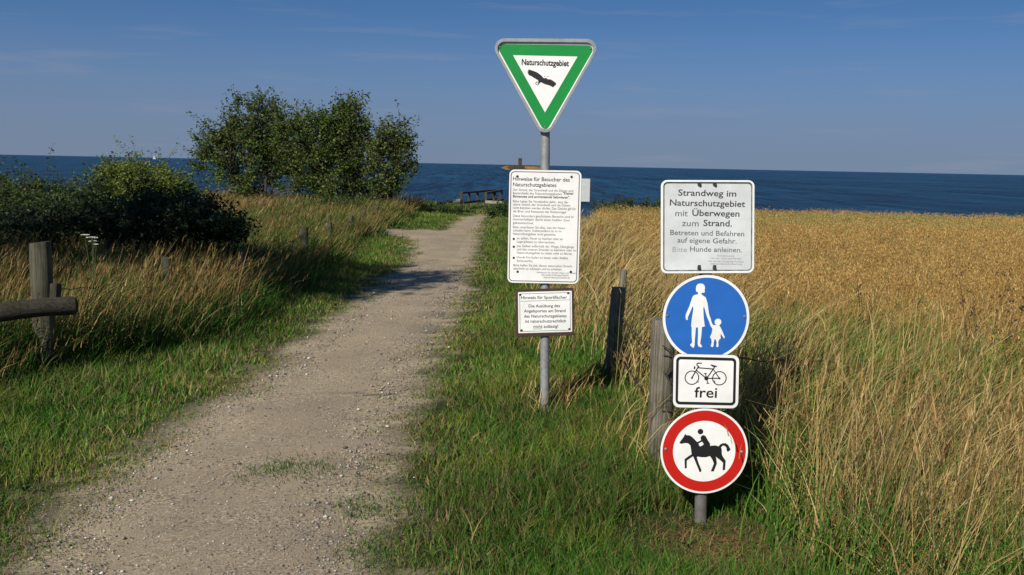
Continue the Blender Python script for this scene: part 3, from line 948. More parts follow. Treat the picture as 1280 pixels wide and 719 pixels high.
def gravel():
    x, y = scatter(-3.0, 0.1, 2.7, 16, 4600, power=1.9)
    d = path_dist(x, y)
    nz = fbm(x * 2.0 + 4, y * 2.0 + 90, 3)
    edge = np.exp(-((d + 0.12) / 0.16) ** 2)
    p = np.where(d < 0.0, 0.34 + 0.62 * edge + 0.35 * np.clip(nz * 2 - 1, 0, 1), 0.65 * np.exp(-d / 0.10))
    k = rng.random(len(x)) < p
    x, y, d = x[k], y[k], d[k]
    n = len(x)
    s = 0.0017 + 0.0040 * rng.random(n) ** 3.5 + np.where(rng.random(n) < 0.035, 0.0075 * rng.random(n), 0)
    s *= wscale(y, 0.55) * (1 + 0.28 * edge[k])
    base = np.array([(1, 0, 0), (0.3, 0.95, 0), (-0.9, 0.35, 0), (-0.4, -0.9, 0), (0.6, -0.8, 0), (0.1, 0.1, 0.85), (-.1, 0, -0.6)])
    a = rng.random(n) * 6.28
    sc = np.stack([s * rng.uniform(0.8, 1.5, n), s * rng.uniform(0.7, 1.2, n), s * rng.uniform(0.5, 0.9, n)], 1)
    B = base[None] * (1 + 0.3 * (rng.random((n, 7, 3)) - 0.5)) * sc[:, None, :]
    ca, sa = np.cos(a)[:, None], np.sin(a)[:, None]
    X = B[..., 0] * ca - B[..., 1] * sa; Yv = B[..., 0] * sa + B[..., 1] * ca
    V = np.stack([X + x[:, None], Yv + y[:, None], B[..., 2] + (ground_z(x, y) + 0.006 + 0.25 * sc[:, 2])[:, None]], -1).reshape(-1, 3)
    f = np.array([(0, 1, 5), (1, 2, 5), (2, 3, 5), (3, 4, 5), (4, 0, 5), (1, 0, 6), (2, 1, 6), (3, 2, 6), (4, 3, 6), (0, 4, 6)])
    lp = (np.arange(n)[:, None, None] * 7 + f[None]).ravel()
    t = mixcol(n, [(0.30, 0.27, 0.23), (0.46, 0.43, 0.39), (0.20, 0.18, 0.165), (0.34, 0.27, 0.18), (0.10, 0.095, 0.09), (0.62, 0.60, 0.56)], (5, 2.4, 4, 3, 2.6, 0.6))
    stuff('gravel', [(V, lp, np.arange(0, len(lp), 3), np.repeat(t, 7, 0))], M['stone'], 'loose grey and white pebbles scattered over the path', 'gravel')


def leaves_mesh(P, size, tint, droop=0.3, parent_dir=None):
    """each leaf: a folded diamond of two triangles"""
    n = len(P)
    d = rng.normal(0, 1, (n, 3)); d[:, 2] = d[:, 2] * 0.7 - droop + 0.15
    d /= np.linalg.norm(d, axis=1, keepdims=True)
    r = rng.normal(0, 1, (n, 3))
    s = np.cross(d, r); s /= np.linalg.norm(s, axis=1, keepdims=True)
    u = np.cross(s, d)
    L_ = size[:, None]
    v0 = P
    v1 = P + d * L_ * 0.5 + s * L_ * 0.27 + u * L_ * 0.07
    v2 = P + d * L_
    v3 = P + d * L_ * 0.5 - s * L_ * 0.27 + u * L_ * 0.07
    V = np.stack([v0, v1, v2, v3], 1).reshape(-1, 3)
    loops = (np.arange(n)[:, None] * 4 + np.array([0, 1, 2, 0, 2, 3])[None]).ravel()
    return V, loops, np.arange(0, len(loops), 3), np.repeat(tint, 4, 0)


def woody(name, base, lobes, n_cl, n_leaf, leaf, cols, wts, label, cat, group=None, stems=4, stem_r=0.04, cl_r=0.26, base_spread=0.25, trunk_name='trunk', shell=0.45, twig=0.006, spike=0.9):
    """tree or shrub: several stems, a branch to every leaf spray, leaves round the outer half of each branch.
    lobes: (centre xyz, radii xyz, weight) in world space"""
    root = empty(name, base, label, cat, group)
    b0 = Vector(base)
    wts_l = np.array([l[2] for l in lobes], dtype=float); wts_l /= wts_l.sum()
    centres = []
    for i in range(n_cl):
        c, r_, _ = lobes[rng.choice(len(lobes), p=wts_l)]
        d = rng.normal(0, 1, 3); d /= np.linalg.norm(d)
        q = (shell + (1 - shell) * rng.random() ** 0.6) * rng.uniform(0.75, 1.22) if rng.random() < 0.75 else rng.random() ** 0.5
        p = np.array(c) + d * np.array(r_) * q
        if p[2] < b0.z + 0.12: p[2] = b0.z + 0.12 + 0.15 * rng.random()
        centres.append(p)
    centres = np.array(centres)
    mb = MB()
    # stems reach for groups of sprays
    ks = rng.choice(len(centres), stems, replace=False)
    seeds = centres[ks].copy()
    for _ in range(6):
        own = ((centres[:, None] - seeds[None]) ** 2).sum(2).argmin(1)
        for k in range(stems):
            if (own == k).any(): seeds[k] = centres[own == k].mean(0)
    leafP, leafT = [], []
    for k in range(stems):
        top = Vector(seeds[k])
        st = b0 + Vector((rng.normal(0, base_spread), rng.normal(0, base_spread), 0)) 
        st.z = gz(st.x, st.y) - 0.05
        st = st + (Vector((top.x, top.y, st.z)) - st) * 0.18
        mid = st.lerp(top, 0.5) + Vector((rng.normal(0, .06), rng.normal(0, .06), 0.18 * (top - st).length * 0.5))
        mid.x += (st.x - top.x) * 0.15; mid.y += (st.y - top.y) * 0.15
        spine = [st.lerp(mid, t).lerp(mid.lerp(top, t), t) for t in np.linspace(0, 1, 8)]
        mb.tube([p - b0 for p in spine], [stem_r * (1 - 0.72 * t) * rng.uniform(0.9, 1.1) for t in np.linspace(0, 1, 8)], 6)
        for ci in np.where(own == k)[0]:
            c = Vector(centres[ci])
            f = rng.uniform(0.3, 0.98)
            s0 = spine[int(f * 7)]
            bend = s0.lerp(c, 0.5) + Vector((0, 0, 0.12 * (c - s0).length))
            br = [s0.lerp(bend, t).lerp(bend.lerp(c, t), t) for t in np.linspace(0, 1, 5)]
            mb.tube([p - b0 for p in br], [max(twig * 0.7, stem_r * 0.22 * (1 - 0.85 * t)) for t in np.linspace(0, 1, 5)], 4, cap=False)
            m_ = int(n_leaf * rng.uniform(0.5, 1.5))
            # twigs poking out of the spray
            for q in range(3):
                e = c + Vector(rng.normal(0, cl_r * 0.9, 3)) + Vector((0, 0, cl_r * spike))
                mb.tube([br[3] - b0, c.lerp(e, 0.4) - b0, e - b0], [twig, twig * 0.7, twig * 0.35], 3, cap=False)
                mm = m_ // 5
                tt = rng.random((mm, 1))
                leafP.append(np.array(c)[None] * (1 - tt) + np.array(e)[None] * tt + rng.normal(0, cl_r * 0.16, (mm, 3)))
            mm = m_ - 3 * (m_ // 5)
            leafP.append(np.array(c)[None] + rng.normal(0, cl_r * 0.52, (mm, 3)) * np.array([1, 1, 0.85]))
            cnt = mm + 3 * (m_ // 5)
            leafT.append(mixcol(cnt, cols, wts, 0.25) * rng.uniform(0.75, 1.25))
    P = np.concatenate(leafP); T = np.concatenate(leafT)
    keep = P[:, 2] > ground_z(P[:, 0], P[:, 1]) + 0.02
    P, T = P[keep], T[keep]
    V, Lp, S, TT = leaves_mesh(P - np.array(b0)[None], leaf * rng.uniform(0.6, 1.25, len(P)), T)
    mb.build(trunk_name, M['bark'], root, smooth=True)
    link('crown', mesh_np('crown', V, Lp, S, TT), M['leaf'], root)
    return root


def lobe(px, py, Y, rx_px, rz_px, ry=None, w=None):
    c = at(px, py, Y)
    s = Y / FPX
    rx_, rz_ = rx_px * s, rz_px * s
    ry = ry if ry is not None else rx_ * 0.9
    return (tuple(c), (rx_, ry, rz_), w if w is not None else rx_ * rz_)


def gbase(px, Y):
    p = at(px, 300, Y)
    return Vector((p.x, Y, gz(p.x, Y)))


def trees_and_shrubs():
    TG = 'wind shaped trees on the dune edge'
    TREE = [(0.070, 0.112, 0.019), (0.050, 0.086, 0.015), (0.100, 0.142, 0.028), (0.140, 0.168, 0.044), (0.115, 0.086, 0.026)]
    TW = (5, 4, 3, 1.2, 0.4)
    woody('tree', gbase(328, 33), [lobe(318, 148, 33, 34, 30), lobe(342, 164, 33, 26, 34), lobe(280, 175, 33, 34, 24), lobe(310, 195, 33, 46, 34), lobe(262, 190, 33, 20, 14), lobe(352, 200, 33, 28, 30), lobe(312, 228, 33, 46, 18, 1.4), lobe(250, 205, 33, 14, 12)],
          270, 84, 0.098, TREE, TW, 'tallest open crowned tree, leftmost on the dune edge, wide branch to the left', 'tree', TG, stems=7, stem_r=0.055, base_spread=0.5)
    woody('tree', gbase(425, 32), [lobe(430, 160, 32, 34, 34), lobe(398, 175, 32, 36, 34), lobe(368, 180, 32, 24, 36), lobe(450, 185, 32, 28, 34), lobe(410, 215, 32, 52, 28), lobe(440, 144, 32, 16, 14), lobe(415, 236, 32, 60, 16, 1.5)],
          320, 88, 0.098, TREE, TW, 'dense rounded tree, middle of the three on the dune edge', 'tree', TG, stems=8, stem_r=0.05, base_spread=0.6)
    woody('tree', gbase(478, 31), [lobe(490, 172, 31, 20, 24), lobe(502, 195, 31, 19, 22), lobe(478, 205, 31, 24, 26), lobe(500, 215, 31, 20, 16), lobe(484, 236, 31, 24, 12, .35)],
          90, 86, 0.096, TREE, (4, 3, 4, 2, 1), 'thin airy small tree, rightmost of the dune edge trees beside the path bend', 'tree', TG, stems=5, stem_r=0.04, base_spread=0.25)
    SG = 'shrubs in the left thicket'
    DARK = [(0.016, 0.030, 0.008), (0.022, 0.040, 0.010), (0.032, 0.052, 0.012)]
    OLIVE = [(0.135, 0.185, 0.022), (0.105, 0.150, 0.020), (0.165, 0.205, 0.032), (0.060, 0.085, 0.014)]
    GRN = [(0.055, 0.092, 0.016), (0.038, 0.065, 0.012), (0.075, 0.112, 0.020)]
    woody('shrub', gbase(30, 14.5), [lobe(15, 249, 14.5, 44, 23, 1.0), lobe(75, 262, 14.0, 38, 18, 0.9), lobe(-50, 249, 15, 60, 27, 1.2), lobe(30, 275, 13.5, 80, 22, 1.0), lobe(112, 250, 14.5, 26, 20, 0.7)],
          320, 130, 0.048, GRN, (3, 3, 2), 'broad dark green shrub at the left edge of the thicket', 'shrub', SG, stems=12, stem_r=0.022, cl_r=0.20, base_spread=0.5, trunk_name='stems', twig=0.004, spike=0.35)
    woody('shrub', gbase(170, 17), [lobe(150, 224, 17, 22, 15, 0.8), lobe(185, 228, 17, 30, 18, 0.9), lobe(222, 243, 17, 26, 11, 0.7), lobe(175, 255, 17, 54, 18, 0.7)],
          280, 130, 0.048, OLIVE, (4, 3, 3, 2), 'sunlit yellow green shrub rising above the middle of the thicket', 'shrub', SG, stems=12, stem_r=0.022, cl_r=0.20, base_spread=0.5, trunk_name='stems', twig=0.004, spike=0.35)
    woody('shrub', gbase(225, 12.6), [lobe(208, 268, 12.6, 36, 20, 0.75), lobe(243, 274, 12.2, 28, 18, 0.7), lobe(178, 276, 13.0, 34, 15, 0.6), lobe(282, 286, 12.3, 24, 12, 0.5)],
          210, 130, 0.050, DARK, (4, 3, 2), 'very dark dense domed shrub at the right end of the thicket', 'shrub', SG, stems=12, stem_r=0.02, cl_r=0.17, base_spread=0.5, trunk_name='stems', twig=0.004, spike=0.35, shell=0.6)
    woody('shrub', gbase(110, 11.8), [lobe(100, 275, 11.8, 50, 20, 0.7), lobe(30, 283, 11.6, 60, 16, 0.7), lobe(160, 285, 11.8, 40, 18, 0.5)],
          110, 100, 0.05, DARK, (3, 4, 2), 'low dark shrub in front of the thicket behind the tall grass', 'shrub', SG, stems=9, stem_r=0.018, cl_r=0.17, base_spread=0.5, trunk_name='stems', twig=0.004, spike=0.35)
    # thicket carries on beyond the left edge of the frame
    woody('shrub', Vector((-8.6, 12.0, gz(-8.6, 12.0))), [((-8.6, 12.0, 0.8), (1.5, 1.3, 0.9), 1)], 120, 70, 0.06, GRN, (3, 3, 2), 'rounded green shrub at the far left where the thicket leaves the frame', 'shrub', SG, stems=8, stem_r=0.022, cl_r=0.22, base_spread=0.5, trunk_name='stems')
    # trees standing just outside the frame on the left: their crowns throw the shade across the verge and the path
    OG = 'trees left of the frame'
    for (tx, ty, hz, rr) in ((-7.35, 5.7, 6.0, 1.75), (-11.6, 5.4, 5.2, 2.0)):
        woody('tree', Vector((tx, ty, gz(tx, ty))), [((tx, ty, hz), (rr, rr, 1.9), 1.0), ((tx + 0.8, ty + 0.6, hz + 0.3), (rr * .8, rr * .7, 1.0), 0.6)], 120, 64, 0.13, TREE, TW,
              'broad leafy tree standing left of the frame beside the thicket', 'tree', OG, stems=5, stem_r=0.09, cl_r=0.33, base_spread=0.2)
    # lower growth by the trees, the steps and the field edge
    woody('shrub', gbase(432, 27.5), [lobe(438, 258, 27.5, 26, 16, 0.5), lobe(415, 262, 27.5, 18, 13, 0.4)], 34, 55, 0.08, [(0.055, 0.105, 0.018), (0.045, 0.085, 0.015)], (1, 1), 'small fresh green bush under the middle tree', 'bush', 'small bushes along the dune edge', stems=5, stem_r=0.015, cl_r=0.20, trunk_name='stems', twig=0.005)
    woody('shrub', gbase(560, 32.0), [lobe(549, 264, 32, 18, 5, 0.45), lobe(574, 267, 32, 7, 3, 0.2)], 22, 44, 0.06, GRN, (3, 2, 2), 'low dark bush left of the wooden steps', 'bush', 'small bushes along the dune edge', stems=5, stem_r=0.014, cl_r=0.17, trunk_name='stems', twig=0.005)
    woody('shrub', gbase(616, 31.0), [lobe(612, 267, 31, 8, 4, 0.3), lobe(630, 262, 31, 11, 9, 0.4)], 22, 50, 0.065, [(0.045, 0.095, 0.015), (0.035, 0.07, 0.013)], (1, 1), 'small green bush right of the steps, half behind the notice board', 'bush', 'small bushes along the dune edge', stems=5, stem_r=0.014, cl_r=0.17, trunk_name='stems', twig=0.005)
    woody('shrub', gbase(782, 38.5), [lobe(770, 259, 38.5, 26, 5.5, 0.5), lobe(812, 260, 38.5, 16, 5, 0.5)], 40, 60, 0.085, [(0.035, 0.065, 0.014), (0.05, 0.08, 0.018)], (1, 1), 'long low green bush at the far end of the field', 'bush', 'small bushes along the dune edge', stems=6, stem_r=0.014, cl_r=0.2, trunk_name='stems', twig=0.005)


def wild_carrot():
    Yd = 8.4
    b = gbase(116, Yd)
    root = empty('wild_carrot', b, 'wild carrot with flat white flower heads in the left grass', 'wildflower')
    st = MB()
    pet = mat_plain('white_petals', (0.60, 0.62, 0.52), 0.8, var=.3, scale=200)
    for (px, py, r_) in ((106, 295, .035), (121, 297, .05), (119, 302.5, .035), (131, 305, .02)):
        t = at(px, py, Yd) + Vector((0, rng.normal(0, .08), 0)) - b
        s0 = Vector((rng.normal(0, .03), rng.normal(0, .03), 0))
        top = [s0.lerp(t, k) + Vector((0, 0, 0)) for k in np.linspace(0, 1, 5)]
        st.tube(top, [0.004, .0035, .003, .0025, .002], 5)
        um = MB()
        for q in range(26):
            a_ = rng.random() * 6.28; rr = r_ * math.sqrt(rng.random())
            p = t + Vector((math.cos(a_) * rr, math.sin(a_) * rr, 0.012 - rr * rr * 3))
            st.tube([t - Vector((0, 0, .03)), p], 0.0008, 3, cap=False)
            um.tube([p, p + Vector((0, 0, .003))], [.0065, .003], 6)
        um.build('flower_head', pet, root)
    st.build('stem', mat_plain('green_stem', (0.06, 0.10, 0.03), 0.6), root)



def dry_weeds():
    mat = mat_plain('dry_brown_stem', (0.12, 0.065, 0.03), 0.8, var=0.4, scale=60)
    for (bpx, Yd, stems, label) in ((1234, 6.3, [(1199, 347), (1263, 341), (1216, 372)], 'brown dead weed with forked stems and dark seed clusters at the right edge'),
                                    (1256, 5.7, [(1285, 366), (1268, 385)], 'brown dead weed stem leaning out of the right edge of the frame'),
                                    (1095, 7.2, [(1071, 352), (1088, 372)], 'thin dead weed stem standing among the grass right of the blue round sign')):
        b = gbase(bpx, Yd)
        root = empty('dead_weed', b, label, 'weed', 'dead weeds at the field edge')
        st = MB()
        smat = mat_plain('dark_seeds', (0.06, 0.03, 0.018), 0.9, var=.4, scale=80)
        for (px, py) in stems:
            t = at(px, py, Yd) - b
            mid = t * 0.5 + Vector((-t.x * 0.22, rng.normal(0, .03), 0.03))
            pts = [Vector((0, 0, 0)).lerp(mid, k).lerp(mid.lerp(t, k), k) for k in np.linspace(0, 1, 7)]
            st.tube(pts, [.0055, .005, .0045, .004, .0035, .003, .002], 5)
            for q in range(7):
                k = rng.uniform(.62, 1)
                p = pts[0].lerp(mid, k).lerp(mid.lerp(t, k), k)
                e = p + Vector((rng.normal(0, .03), rng.normal(0, .02), rng.uniform(.01, .05)))
                st.tube([p, e], .0015, 3)
                sd_ = MB()
                for z_ in range(4):
                    c = e + Vector(rng.normal(0, .008, 3))
                    sd_.tube([c - Vector((0, 0, .005)), c, c + Vector((0, 0, .006))], [.0015, .0055, .001], 5)
                sd_.build('seed_head', smat, root)
        st.build('stem', mat, root, smooth=True)


# ------------------------------------------------------------------ sign drawing
def flat_mesh(name, polys, dy, mat, parent, thick=0.0):
    """polys: list of (outer loop, [holes]) in sign coords (x right, z up) laid on the plane y = -dy; each poly is set 0.12 mm further out than the last"""
    V, F = [], []
    for k, (outer, holes) in enumerate(polys):
        loops = [[Vector((p[0], p[1], 0)) for p in lp] for lp in [outer] + holes]
        tri = tessellate_polygon(loops)
        o = len(V)
        y = -(dy + 0.00012 * k)
        for lp in loops:
            V += [(p.x, y, p.y) for p in lp]
        for t in tri:
            a, b, c = [V[o + i] for i in t]
            nrm = (Vector(b) - Vector(a)).cross(Vector(c) - Vector(a))
            F.append(tuple(o + i for i in (t if nrm.y < 0 else reversed(t))))
    me = bpy.data.meshes.new(name)
    me.from_pydata(V, [], F)
    return link(name, me, mat, parent)


def rounded(pts, r, n=6):
    """polygon with rounded corners"""
    out = []
    m = len(pts)
    for i in range(m):
        p0, p, p1 = Vector(pts[i - 1]), Vector(pts[i]), Vector(pts[(i + 1) % m])
        a, b = (p0 - p).normalized(), (p1 - p).normalized()
        h = math.acos(max(-1, min(1, a.dot(b)))) / 2
        t = min(r / math.tan(h), (p0 - p).length * .48, (p1 - p).length * .48)
        rr = t * math.tan(h)
        c = p + (a + b).normalized() * (rr / math.sin(h))
        s, e = p + a * t - c, p + b * t - c
        a0, a1 = math.atan2(s.y, s.x), math.atan2(e.y, e.x)
        d = (a1 - a0 + math.pi) % (2 * math.pi) - math.pi
        for k in range(n + 1):
            w = a0 + d * k / n
            out.append((c.x + rr * math.cos(w), c.y + rr * math.sin(w)))
    return out


def circle(cx, cz, r, n=64):
    return [(cx + r * math.cos(2 * math.pi * k / n), cz + r * math.sin(2 * math.pi * k / n)) for k in range(n)]


def stroke(a, b, w):
    a, b = Vector(a), Vector(b)
    d = (b - a).normalized()
    s = Vector((-d.y, d.x)) * w / 2
    return [tuple(a + s), tuple(b + s), tuple(b - s), tuple(a - s)]


def plate(name, outline, y_front, y_back, mat, parent, bevel=0.0015):
    """sheet of some thickness with softened rim, front at y_front (smaller y is nearer the viewer)"""
    bm = bmesh.new()
    f = [bm.verts.new((p[0], y_front, p[1])) for p in outline]
    face = bm.faces.new(f)
    ext = bmesh.ops.extrude_face_region(bm, geom=[face])
    for v in [g for g in ext['geom'] if isinstance(g, bmesh.types.BMVert)]:
        v.co.y = y_back
    bmesh.ops.recalc_face_normals(bm, faces=bm.faces)
    if bevel:
        ed = [e for e in bm.edges if abs(e.verts[0].co.y - e.verts[1].co.y) < 1e-7]
        bmesh.ops.bevel(bm, geom=ed, offset=bevel, segments=2, affect='EDGES', clamp_overlap=True)
    me = bpy.data.meshes.new(name)
    bm.to_mesh(me); bm.free()
    return link(name, me, mat, parent)


def ring_plate(name, outer, inner, y_front, y_back, mat, parent):
    """raised rim: a ring of equal-count loops with its own depth"""
    n = len(outer)
    V = [(p[0], y_front, p[1]) for p in outer] + [(p[0], y_front, p[1]) for p in inner] + [(p[0], y_back, p[1]) for p in outer] + [(p[0], y_back, p[1]) for p in inner]
    F = []
    for i in range(n):
        j = (i + 1) % n
        F += [(i, j, n + j, n + i), (2 * n + i, 3 * n + i, 3 * n + j, 2 * n + j), (i, 2 * n + i, 2 * n + j, j), (n + i, n + j, 3 * n + j, 3 * n + i)]
    me = bpy.data.meshes.new(name)
    me.from_pydata(V, [], F)
    bm = bmesh.new(); bm.from_mesh(me)
    bmesh.ops.recalc_face_normals(bm, faces=bm.faces)
    bmesh.ops.bevel(bm, geom=[e for e in bm.edges if abs(e.verts[0].co.y - e.verts[1].co.y) < 1e-7], offset=0.0012, segments=2, affect='EDGES', clamp_overlap=True)
    bm.to_mesh(me); bm.free()
    return link(name, me, mat, parent)


CAPH = [None]


def text_geo(s, x0, x1, base, cap, y, rot=0.0, bold=0.0, origin=None):
    """vertices/faces of one line of lettering fitted between x0 and x1, standing on base with capital height cap"""
    cu_ = bpy.data.curves.new('tmp_text', 'FONT')
    cu_.body = s
    cu_.size = 1.0
    cu_.resolution_u = 3
    cu_.offset = bold
    ob = bpy.data.objects.new('tmp_text', cu_)
    COL.objects.link(ob)
    dg = bpy.context.evaluated_depsgraph_get()
    dg.update()
    me = bpy.data.meshes.new_from_object(ob.evaluated_get(dg))
    V = np.array([v.co[:] for v in me.vertices])
    F = [tuple(p.vertices) for p in me.polygons]
    bpy.data.objects.remove(ob)
    bpy.data.curves.remove(cu_)
    bpy.data.meshes.remove(me)
    sx = (x1 - x0) / (V[:, 0].max() - V[:, 0].min())
    if CAPH[0] is None:
        CAPH[0] = 0.73
        q_, _ = text_geo('H', 0, 1, 0, 0.73, 0)
        CAPH[0] = max(p[2] for p in q_)
    sz = cap / CAPH[0]
    X = (V[:, 0] - V[:, 0].min()) * sx + x0
    Z = V[:, 1] * sz + base
    if rot:
        ox, oz = origin
        c, s_ = math.cos(rot), math.sin(rot)
        X, Z = ox + (X - ox) * c - (Z - oz) * s_, oz + (X - ox) * s_ + (Z - oz) * c
    return [(float(a), y, float(b)) for a, b in zip(X, Z)], F


def lettering(name, lines, dy, mat, parent, **kw):
    for (s, x0, x1, base, cap, bold) in lines:
        v, f = text_geo(s, x0, x1, base, cap, -dy, bold=bold, **kw)
        me = bpy.data.meshes.new(name)
        me.from_pydata(v, [], f)
        for p in me.polygons:
            if p.normal.y > 0: p.flip()
        link(name, me, mat, parent)


def bolts(spots, dy, r, mat, parent):
    for (x, z) in spots:
        mb = MB()
        mb.tube([(x, -dy + .001, z), (x, -dy - .003, z), (x, -dy - .006, z)], [r * 1.25, r * 1.2, r * 0.7], 10)
        mb.build('bolt', mat, parent, smooth=True)


def rect(x0, z0, x1, z1):
    return [(x0, z0), (x1, z0), (x1, z1), (x0, z1)]


def reserve_signs():
    """galvanised pole with the triangular reserve sign, the visitor notice and the fishing notice"""
    Y = 6.5
    b = at(681, 517, Y)
    b.z = gz(b.x, Y)
    root = empty('sign_post', b, 'tall galvanised post with green and white triangular nature reserve sign above two white notices', 'signpost')
    yf = Y - 0.045                                               # front plane of the plates

    def q(px, py):
        p = at(px, py, yf) - b
        return (p.x, p.z)

    def Z(o, s):
        return lambda zx, zy: q(o[0] + zx / s, o[1] + zy / s)
    top = at(681.5, 160, Y) - b
    mb = MB()
    mb.tube([(0, 0, -0.3), (0, 0, 0), (top.x * .5, 0, top.z * .5), tuple(top)], 0.0302, 20)
    mb.build('pole', M['galv'], root, smooth=True)
    D = 0.045
    # --- triangle
    z1 = Z((600, 30), 4.494)
    out_ = rounded([z1(44, 82), z1(692, 86), z1(366, 668)], 0.062, 10)
    inn = rounded([z1(70, 101), z1(664, 107), z1(366, 632)], 0.045, 10)
    tri = plate('triangular_sign', rounded([z1(66, 97), z1(668, 103), z1(366, 638)], 0.05, 10), -D, -D + .004, M['white'], root)
    ring_plate('metal_frame', out_, inn, -D - 0.016, -D + .022, M['rim_grey'], tri)
    go = rounded([z1(87, 113), z1(652, 120), z1(366, 617)], 0.030, 8)
    gi = [z1(185, 175), z1(548, 183), z1(365, 497)]
    flat_mesh('green_border', [(go, [gi])], D + .0006, M['green'], tri)
    ze = Z((635, 65), 14.22)
    eag = [(370, 308), (400, 322), (445, 335), (510, 360), (562, 395), (600, 425), (627, 462), (660, 470), (672, 455), (686, 465), (692, 482), (760, 490), (802, 515), (857, 556), (848, 572), (856, 580), (840, 595), (832, 592), (822, 618), (812, 612), (805, 633), (770, 612), (720, 590), (670, 578), (620, 558), (590, 540), (570, 548), (552, 566), (520, 568), (540, 540), (536, 505), (480, 472), (430, 440), (362, 407), (368, 395), (346, 380), (358, 368), (345, 350), (362, 345), (352, 325), (368, 322)]
    beak = [(530, 528), (505, 530), (488, 548), (488, 570), (505, 588), (532, 592), (552, 580), (548, 572), (530, 582), (510, 578), (498, 566), (498, 552), (512, 540), (530, 538)]
    claws = [stroke(ze(640, 445), ze(662, 432), .003), stroke(ze(690, 440), ze(725, 440), .003)]
    flat_mesh('eagle_emblem', [([ze(*p) for p in eag], []), ([ze(*p) for p in beak], [])] + [(c, []) for c in claws], D + .0006, M['black'], tri)
    x0, zb = ze(243, 228); x1, _ = ze(1083, 240)
    cap = abs(ze(0, 130)[1] - ze(0, 231)[1])
    lettering('lettering', [('Naturschutzgebiet', x0, x1, zb, cap, 0.03)], D + .0006, M['black'], tri, rot=-R(0.6), origin=(x0, zb))
    bolts([z1(112, 130), z1(621, 138), z1(365, 580)], D, 0.006, M['bolt'], tri)
    # --- visitor notice
    z2 = Z((620, 200), 4.492)
    a, c = z2(62, 690), z2(482, 60)
    o = rounded(rect(a[0], a[1], c[0], c[1]), 0.035)
    brd = plate('visitor_notice', o, -D, -D + .003, M['white'], root)
    i1 = [z2(71, 680), z2(471, 71)]; i2 = [z2(75.5, 676), z2(466.5, 75)]
    flat_mesh('border_line', [(rounded(rect(*i1[0], *i1[1]), .026), [rounded(rect(*i2[0], *i2[1]), .022)])], D + .0006, M['brown'], brd)
    L1 = [('Hinweise für Besucher des', 91, 410, 121), ('Naturschutzgebietes', 91, 335, 152)]
    body = [('Der Strand, der Strandwall und die Dünen sind', 91, 430, 179), ('Bestandteile des Naturschutzgebietes', 91, 365, 197),
            ('Bitte haben Sie Verständnis dafür, dass der', 91, 403, 243), ('obere Strand, der Strandwall und die Dünen', 91, 412, 261), ('nicht betreten werden dürfen. Das Gleiche gilt für', 91, 445, 280), ('die Brut- und Rastzonen der Küstenvögel.', 91, 392, 299),
            ('Diese besonders geschützten Bereiche sind im', 91, 433, 325), ('Sommerhalbjahr durch einen mobilen Zaun', 91, 410, 344), ('gekennzeichnet.', 91, 209, 362),
            ('Bitte unterlassen Sie alles, was der Natur', 91, 386, 388), ('schaden kann. Insbesondere ist es im', 91, 364, 406), ('Naturschutzgebiet nicht gestattet,', 91, 332, 425),
            ('zu zelten, Feuer zu machen oder an', 113, 370, 450), ('Lagerplätzen zu übernachten,', 113, 328, 469),
            ('das Gebiet außerhalb der Wege, Übergänge', 113, 433, 494), ('und des unteren Strandes zu betreten oder im', 113, 445, 513), ('Naturschutzgebiet zu reiten oder zu fahren,', 113, 425, 532),
            ('Hunde frei laufen zu lassen oder Abfälle', 113, 400, 557), ('fortzuwerfen.', 113, 203, 575),
            ('Bitte helfen Sie mit, diesen naturnahen Strand-', 93, 425, 602), ('abschnitt zu schützen und zu erhalten.', 93, 367, 620)]
    bold_ = [('"Kleiner', 371, 432, 197), ('Binnensee und angrenzende Salzwiesen".', 91, 411, 216)]
    small = [('Ministerium für Umwelt, Natur und Forsten', 225, 445, 640), ('des Landes Schleswig-Holstein', 252, 405, 653), ('oberste Naturschutzbehörde', 262, 410, 667)]

    def cv(lines, capz, bold):
        r_ = []
        for (s, xa, xb, zb_) in lines:
            p0, p1 = z2(xa + 4, zb_ - 2), z2(xb + 4, zb_ - 2)
            r_.append((s, p0[0], p1[0], (p0[1] + p1[1]) / 2, capz / 4.492 * Y / FPX, bold))
        return r_
    lettering('heading', cv(L1, 21, 0.010), D + .0006, M['black'], brd)
    lettering('lettering', cv(body, 13.0, 0.0), D + .0006, M['dark_print'], brd)
    lettering('bold_lettering', cv(bold_, 13.5, 0.018), D + .0006, M['black'], brd)
    lettering('small_print', cv(small, 9.0, 0.0), D + .0006, M['dark_print'], brd)
    for y_ in (444, 488, 550):
        flat_mesh('bullet_dot', [(circle(*z2(100, y_), .0075, 20), [])], D + .0006, M['black'], brd)
    bolts([z2(120, 92), z2(424, 95), z2(121, 627), z2(420, 628)], D, 0.0065, M['dark_bolt'], brd)
    # --- fishing notice
    z3 = Z((620, 350), 3.784)
    cs = [z3(95, 270), z3(370, 262), z3(368, 38), z3(93, 46)]
    fb = plate('fishing_notice', rounded(cs, .006), -D - .002, -D + .012, M['brown'], root, bevel=.002)
    D2 = D + .002
    ins = [z3(106, 252), z3(360, 245), z3(358, 51), z3(104, 58)]
    plate('white_panel', rounded(ins, .005), -D2 - .0012, -D2 + .003, M['white'], fb, bevel=.0004)
    l1 = [z3(113, 245), z3(353, 238), z3(351, 58), z3(111, 65)]; l2 = [z3(115, 243), z3(351, 236), z3(349, 60), z3(113, 67)]
    flat_mesh('border_line', [(l1, [l2]), (stroke(z3(116, 101), z3(349, 94), .0022), []), (stroke(z3(175, 232), z3(217, 231), .0025), [])], D2 + .0018, M['black'], fb)
    rot = math.atan2(8, 275)
    org = z3(232, 150)
